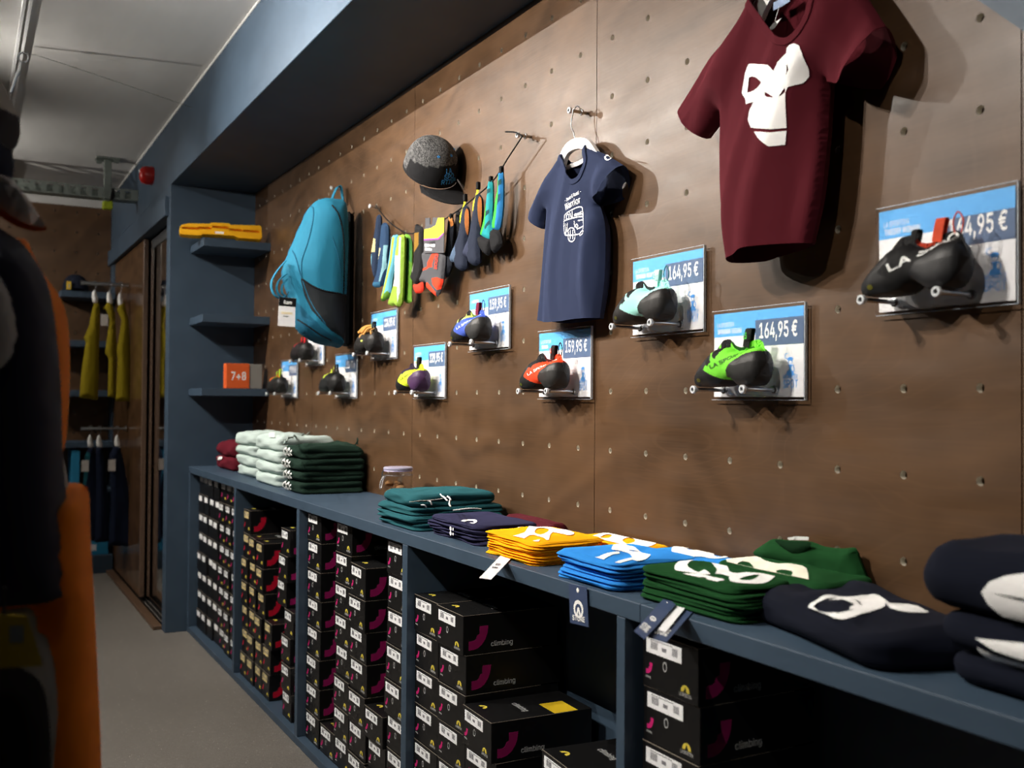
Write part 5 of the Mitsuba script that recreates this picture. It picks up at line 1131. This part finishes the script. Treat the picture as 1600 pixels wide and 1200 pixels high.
for nm, py, l, r in (('upper', 444, 128, 200), ('lower', 671, 128, 197)):
    a, b = WX(l, py - 3, XR), WX(r, py + (3 if nm == 'upper' else 0), XR); z = (a[2] + b[2]) / 2
    t = Thing('clothes_rail', f'{nm} chrome clothes rail at the far end', 'rail')
    t.part('tube', cyl([XR, a[1], z], [XR, YF - .006, z], .0125 if nm == 'upper' else .008, 12), 'steel', smooth=40)
    t.part('end_cap', cyl([XR, a[1] - .006, z], [XR, a[1] + .004, z], .016 if nm == 'upper' else .012, 12), 'steel', smooth=40)
    t.part('flange', cyl([XR, YF - .006, z], [XR, YF - .0005, z], .02, 14), 'steel', smooth=40)
    if nm == 'upper': zr1 = z
    else: zr2 = z
MUST, NAVY2, TEALD = M('8a7a1c', .95, .1), M('151c2e', .95, .12, 0, .3), M('15444c', .95, .1)
def far_shirt(lab, P, col, x, hp, zr, th=.05, regions=(), group=None, tagq=None, name='hanging_top'):
    h = Thing('hanger', 'white hanger of the ' + ' '.join(lab.split()[:9]).rstrip(','), 'hanger', None)
    c = WX(*hp, x); zt = c[2]
    soft(h, 'arms', [(hp[0] - 4, hp[1] - 2), (hp[0], hp[1] - 9), (hp[0] + 3, hp[1] - 2), (hp[0] + 5, hp[1] + 11), (hp[0] - 3, hp[1] + 11)], 'white_plastic', .03, x=x, R=.02, step=.015)
    h.part('hook', tube(spline([[x, c[1], zt + .03], [x, c[1] + .012, zr + .004], [x, c[1], zr + .016], [x, c[1] - .012, zr + .004]], 5), .003, 6), 'steel', smooth=True)
    t = Thing(name, lab, 'top', group)
    soft(t, 'cloth', P, col, th, x=x, R=.03, step=.02, ripple=.04, rsc=(26, 2.5), regions=regions, sm=0)
    if tagq is not None:
        a = WX(*tagq, x + th * .5 + .02); t.part('paper_tag', box(a[0] - .001, a[0] + .001, a[1] - .022, a[1] + .022, a[2] - .038, a[2] + .038), M('d9d2cc'))
far_shirt('mustard top hanging left on the upper far rail', [(148, 470), (153, 468), (156, 485), (155, 540), (153, 625), (124, 621), (128, 575), (134, 535), (131, 528), (139, 510), (144, 485)], MUST, XR, (148, 461), zr1, group=None)
far_shirt('mustard top hanging in the middle of the upper far rail', [(161, 482), (168, 472), (174, 470), (180, 490), (182, 540), (181, 622), (168, 620), (170, 560), (164, 552), (167, 530), (172, 500), (166, 484)], MUST, XR + .02, (171, 463), zr1, tagq=(163, 500))
far_shirt('mustard top hanging right on the upper far rail, beside the brown door', [(183, 484), (188, 472), (194, 472), (201, 500), (204, 560), (203, 627), (181, 627), (184, 560), (182, 548), (187, 520), (190, 500)], MUST, XR + .05, (188, 466), zr1)
far_shirt('dark navy top with teal inside, left on the lower far rail', [(133, 712), (138, 700), (146, 697), (153, 730), (158, 790), (164, 845), (135, 845), (128, 800), (130, 755)], NAVY2, XR - .07, (141, 688), zr2, regions=[('lining', [(128, 760), (133, 705), (140, 708), (136, 745), (131, 770)], TEALD)], tagq=(133, 728))
far_shirt('dark navy top in the middle of the lower far rail', [(150, 700), (158, 695), (164, 725), (170, 790), (170, 846), (148, 848), (150, 780)], NAVY2, XR, (155, 688), zr2)
far_shirt('dark navy top right on the lower far rail, beside the brown door', [(171, 710), (178, 698), (187, 694), (194, 725), (204, 790), (206, 854), (170, 852), (174, 790)], NAVY2, XR + .07, (183, 688), zr2, tagq=(175, 727))
BB = M('2a86b0', .6, .3)
def bluebox(lab, x, y0, y1, z0, z1, lw=True):
    t = Thing('shoe_box', lab, 'shoe box', 'blue shoe boxes at the far end'); t.part('body', box(x - .28, x, y0, y1, z0, z1, .002), BB)
    if lw: t.part('label', box(x - .0004, x + .0008, y0 + .03, y0 + .5 * (y1 - y0), z0 + .03, z1 - .03), 'sticker')
zb = WX(150, 862, XS)[2] - .019
for i in range(4):
    y1 = YF - .03 - i * .17
    bluebox(f'blue shoe box with white label low at the far end, {ORD[i]} from the jamb', XS + .02, y1 - .16, y1, zb, zb + .105)
zq = WX(120, 760, XS)[2]
bluebox('blue shoe box standing upright on the far left, behind the navy tops', XS - .02, WX(112, 730, XS)[1], WX(125, 730, XS)[1], zq - .02, WX(120, 704, XS)[2], False)
solo('shelf', box(XF + .0005, XS, -1.4, YF - .0005, zq - .045, zq - .0205, .002), 'blue_paint', 'blue wall shelf at the far end under the upright blue box', 'shelf')
# ================================================================ under the ceiling
t = Thing('cable_tray', 'perforated grey cable tray crossing below the ceiling at the far end', 'cable tray')
XT = -6.80; zt1, zt0 = WX(120, 288, XT)[2], WX(120, 305, XT)[2]
g = sg.box(-3.6, zt0, YF - .001, zt1)
yh = YF - .05
while yh > -1.6:
    for k in (.28, .66): g = g.difference(sg.box(yh - .030, zt0 + (zt1 - zt0) * k - .009, yh, zt0 + (zt1 - zt0) * k + .009).buffer(.003))
    yh -= .065
SX = lambda x: np.array([[0, 0, 1, x], [1, 0, 0, 0], [0, 1, 0, 0], [0, 0, 0, 1.0]])
t.part('side_flange', moved(extrude(g, .003), SX(XT)), 'galvanised')
t.part('base', box(XT - .10, XT, -3.6, YF - .001, zt0 - .002, zt0 + .002), 'galvanised'); t.part('side_flange', box(XT - .103, XT - .10, -3.6, YF - .001, zt0, zt1), 'galvanised')
py_ = WX(168, 280, XT - .05)[1]
t.part('hanger_post', box(XT - .075, XT - .035, py_ - .022, py_ + .022, zt0 - .02, ZC - .012, .002), 'galvanised')
t.part('ceiling_plate', cat(box(XT - .11, XT + .0, py_ - .07, py_ + .07, ZC - .012, ZC - .0005, .002), box(XT - .10, XT - .085, py_ - .062, py_ - .03, ZC - .03, ZC - .012), box(XT - .03, XT - .012, py_ + .03, py_ + .062, ZC - .03, ZC - .012)), 'galvanised')
t = Thing('plug', 'yellow-green cable plug hanging below the cable tray', 'plug'); q = WX(168, 321, XT)
t.part('body', box(q[0] - .025, q[0] + .025, q[1] - .03, q[1] + .03, q[2] - .025, q[2] + .025, .006), M('a3b32a', .6)); t.part('cable', tube(spline([q + [0, .01, .02], q + [0, .035, .06], q + [0, .03, .11], [q[0], q[1] + .02, zt0 - .004]], 5), .008, 8), 'black', smooth=True)
t = Thing('alarm_sounder', 'red alarm sounder on the blue beam', 'alarm'); q = W(239, 275, YF)
AX = np.array([[1, 0, 0, q[0]], [0, 0, -1, YF - .0005], [0, 1, 0, q[2]], [0, 0, 0, 1.0]])
t.part('body', moved(lathe([(0, 0), (.052, 0), (.054, .004), (.054, .038), (.046, .062), (.030, .074), (0, .076)], 28), AX), M('b01410', .35, .5), smooth=40)
t.part('label', moved(extrude(sg.box(-.012, -.01, .012, .01), .0008), AX @ Mt(0, .02, .0756)), 'white_print')
t = Thing('ceiling_track', 'slim white lighting track running along the ceiling', 'track')
t.part('profile', box(-8.0, .8, -1.256, -1.244, ZC - .022, ZC - .0005, .001), M('eceef0', .3, .6)); t.part('profile', box(-8.0, .8, -1.234, -1.222, ZC - .022, ZC - .0005, .001), M('eceef0', .3, .6))
t = Thing('wire_hanger', 'thin steel wire with a ring and turnbuckle below the ceiling track', 'wire'); q = WZ(36, 90, 2.745)
t.part('ring', moved(trimesh.creation.torus(.020, .0042, major_sections=24, minor_sections=8), frame(q, (0, .9, .1), (-1, 0, .1))), 'steel', smooth=True)
q2 = q + [0.0, -.045, -.16]
t.part('turnbuckle', tube([q + [0, -.008, -.022], q + [0, -.012, -.055], q + [0, -.020, -.075], q + [0, -.025, -.085], q2], [.004, .004, .010, .006, .006], 8), 'steel', smooth=True)
t.part('stay', tube([q + [0, 0, .02], [q[0], q[1], ZC - .03]], .003, 6), 'steel')
t.part('wire', tube(spline([q + [0, .01, .012], q + [.02, .10, .005], W(300, 168, YF - .002)], 6), .0012, 6), 'galvanised', smooth=True)
# ================================================================ mannequin at the left edge
XM = -1.50
t = Thing('mannequin', 'grey shop mannequin in navy jacket and orange trousers, cut by the left edge', 'mannequin')
def body(J, bones, ref=.02):
    ms = []
    for a, b in bones:
        S = [m3.Manifold.sphere(J[k][3], 24).translate(tuple(J[k][:3])) for k in (a, b)]
        ms.append(m3.Manifold.batch_hull(S))
    m = m3.Manifold.batch_boolean(ms, m3.OpType.Add).refine_to_length(ref).to_mesh()
    m = trimesh.Trimesh(m.vert_properties[:, :3], m.tri_verts, process=True); trimesh.smoothing.filter_taubin(m, .5, .53, 12); return m
YY = lambda px: WX(px, 700, XM)[1]
J = {}
def j(n, x, y, z, r): J[n] = (XM + x, y, z, r)
ych, ywa, yhi = YY(88) - .10, YY(119) - .088, YY(130) - .10
j('head', -.02, YY(14) - .10, 1.50, .072); j('chin', -.02, YY(8) - .06, 1.46, .045); j('neck', -.02, YY(20) - .06, 1.43, .045); j('chest', -.02, ych, 1.25, .098); j('sl', .09, ych - .02, 1.36, .05); j('sr', -.16, ych - .02, 1.36, .05)
j('waist', -.02, ywa, 1.10, .088); j('hipl', .05, yhi, .90, .088); j('hipr', -.09, yhi, .90, .088); j('kl', .06, yhi + .03, .48, .06); j('kr', -.10, yhi + .03, .48, .06); j('al', .06, yhi - .01, .09, .04); j('ar', -.10, yhi - .01, .09, .04); j('tl', .065, yhi + .12, .035, .03); j('tr', -.105, yhi + .12, .035, .03)
j('el', .08, ych - .24, 1.12, .040); j('wl', .06, ych - .34, .92, .032); j('hl', .055, ych - .36, .83, .03); j('er', -.18, ych - .24, 1.12, .040); j('wr', -.17, ych - .34, .92, .032); j('hr', -.165, ych - .36, .83, .03)
m = body(J, [('head', 'chin'), ('head', 'neck'), ('neck', 'chest'), ('chest', 'sl'), ('chest', 'sr'), ('neck', 'sl'), ('neck', 'sr'), ('chest', 'waist'), ('waist', 'hipl'), ('waist', 'hipr'), ('hipl', 'hipr'), ('hipl', 'kl'), ('hipr', 'kr'), ('kl', 'al'), ('kr', 'ar'), ('al', 'tl'), ('ar', 'tr'), ('sl', 'el'), ('el', 'wl'), ('wl', 'hl'), ('sr', 'er'), ('er', 'wr'), ('wr', 'hr')])
t.part('body', m, M('8d8d88', .5, .4), smooth=60)
ORG, ORG2 = M('ea7d12', .8, .25), M('b5531a', .85, .2)
soft(t, 'jacket', [(-120, 345), (-20, 350), (15, 366), (40, 386), (62, 418), (76, 450), (84, 490), (90, 540), (95, 600), (98, 700), (104, 780), (109, 860), (112, 905), (100, 940), (60, 952), (-40, 962), (-140, 962), (-150, 700)], M('161a2b', .85, .2, 0, .3), .22, x=XM + .05, R=.09, ripple=.03, rsc=(12, 3), step=.02)
soft(t, 'shirt', [(30, 372), (52, 398), (66, 425), (88, 455), (102, 485), (108, 525), (109, 590), (106, 650), (99, 705), (70, 740), (-60, 700), (-60, 400)], ORG, .16, x=XM - .02, R=.05, ripple=.03, rsc=(20, 12), step=.02)
soft(t, 'trousers', [(-100, 752), (100, 754), (128, 757), (139, 770), (141, 830), (145, 900), (149, 975), (153, 1060), (157, 1150), (160, 1260), (164, 1420), (-160, 1420), (-160, 900)], ORG, .26, x=XM - .02, R=.06, ripple=.03, rsc=(14, 16), step=.02)
soft(t, 'armhole', [(-90, 420), (-14, 420), (10, 440), (25, 480), (31, 520), (25, 556), (8, 580), (-40, 606), (-90, 606)], M('8d8d88', .6, .3), .10, x=XM + .135, R=.06, step=.008, sm=8)
bg = Thing('bag', 'black cloth bag hanging at the hip of the mannequin, cut by the bottom left corner', 'bag')
soft(bg, 'cloth', [(-120, 985), (-30, 1010), (25, 1040), (60, 1062), (76, 1110), (80, 1200), (78, 1320), (-120, 1330)], M('0c0c0e', .9, .15), .10, x=XM + .20, R=.05, step=.02, ripple=.02, rsc=(14, 10))
t2 = Thing('cap', 'pale grey cap with an orange edged visor on the mannequin', 'cap')
soft(t2, 'crown', [(-120, 90), (-60, 80), (-12, 112), (14, 150), (28, 180), (32, 205), (26, 228), (18, 236), (22, 262), (12, 288), (-30, 292), (-130, 280)], M('a09c94', .95, .1), .22, x=XM, R=.11, step=.02, regions=[('side_mesh', [(-60, 185), (0, 190), (40, 188), (40, 240), (18, 238), (-60, 235)], M('3a3a3c', .9, .1)), ('band', [(-60, 236), (40, 238), (40, 300), (-60, 300)], M('1b2230', .9, .1))])
soft(t2, 'visor', [(-60, 262), (0, 272), (22, 286), (42, 308), (58, 332), (70, 354), (50, 352), (24, 342), (-4, 324), (-60, 300)], M('c4c2be', .9, .15), .16, x=XM + .01, R=.03, step=.015)
soft(t2, 'visor_edge', [(-60, 302), (-4, 324), (24, 340), (50, 350), (71, 353), (69, 361), (46, 360), (18, 350), (-8, 334), (-60, 314)], M('b5501f', .8, .2), .17, x=XM + .005, R=.02, step=.012)
tg = Thing('hang_tag', 'dim yellow cardboard tag hanging from the mannequin jacket', 'tag')
P = np.array([WX(*p, XM + .27) for p in [(-30, 1046), (68, 1040), (42, 962), (-30, 958)]]); tg.part('paper', card3(P), M('9a8420', .8)); on_card(tg, P, .45, .45, .68, .75, M('6c7478'), 'print')
tg.part('string', tube(np.array([(P[2] + P[3]) / 2, (P[2] + P[3]) / 2 + [0, 0, .03]]), .0015, 6), 'black')
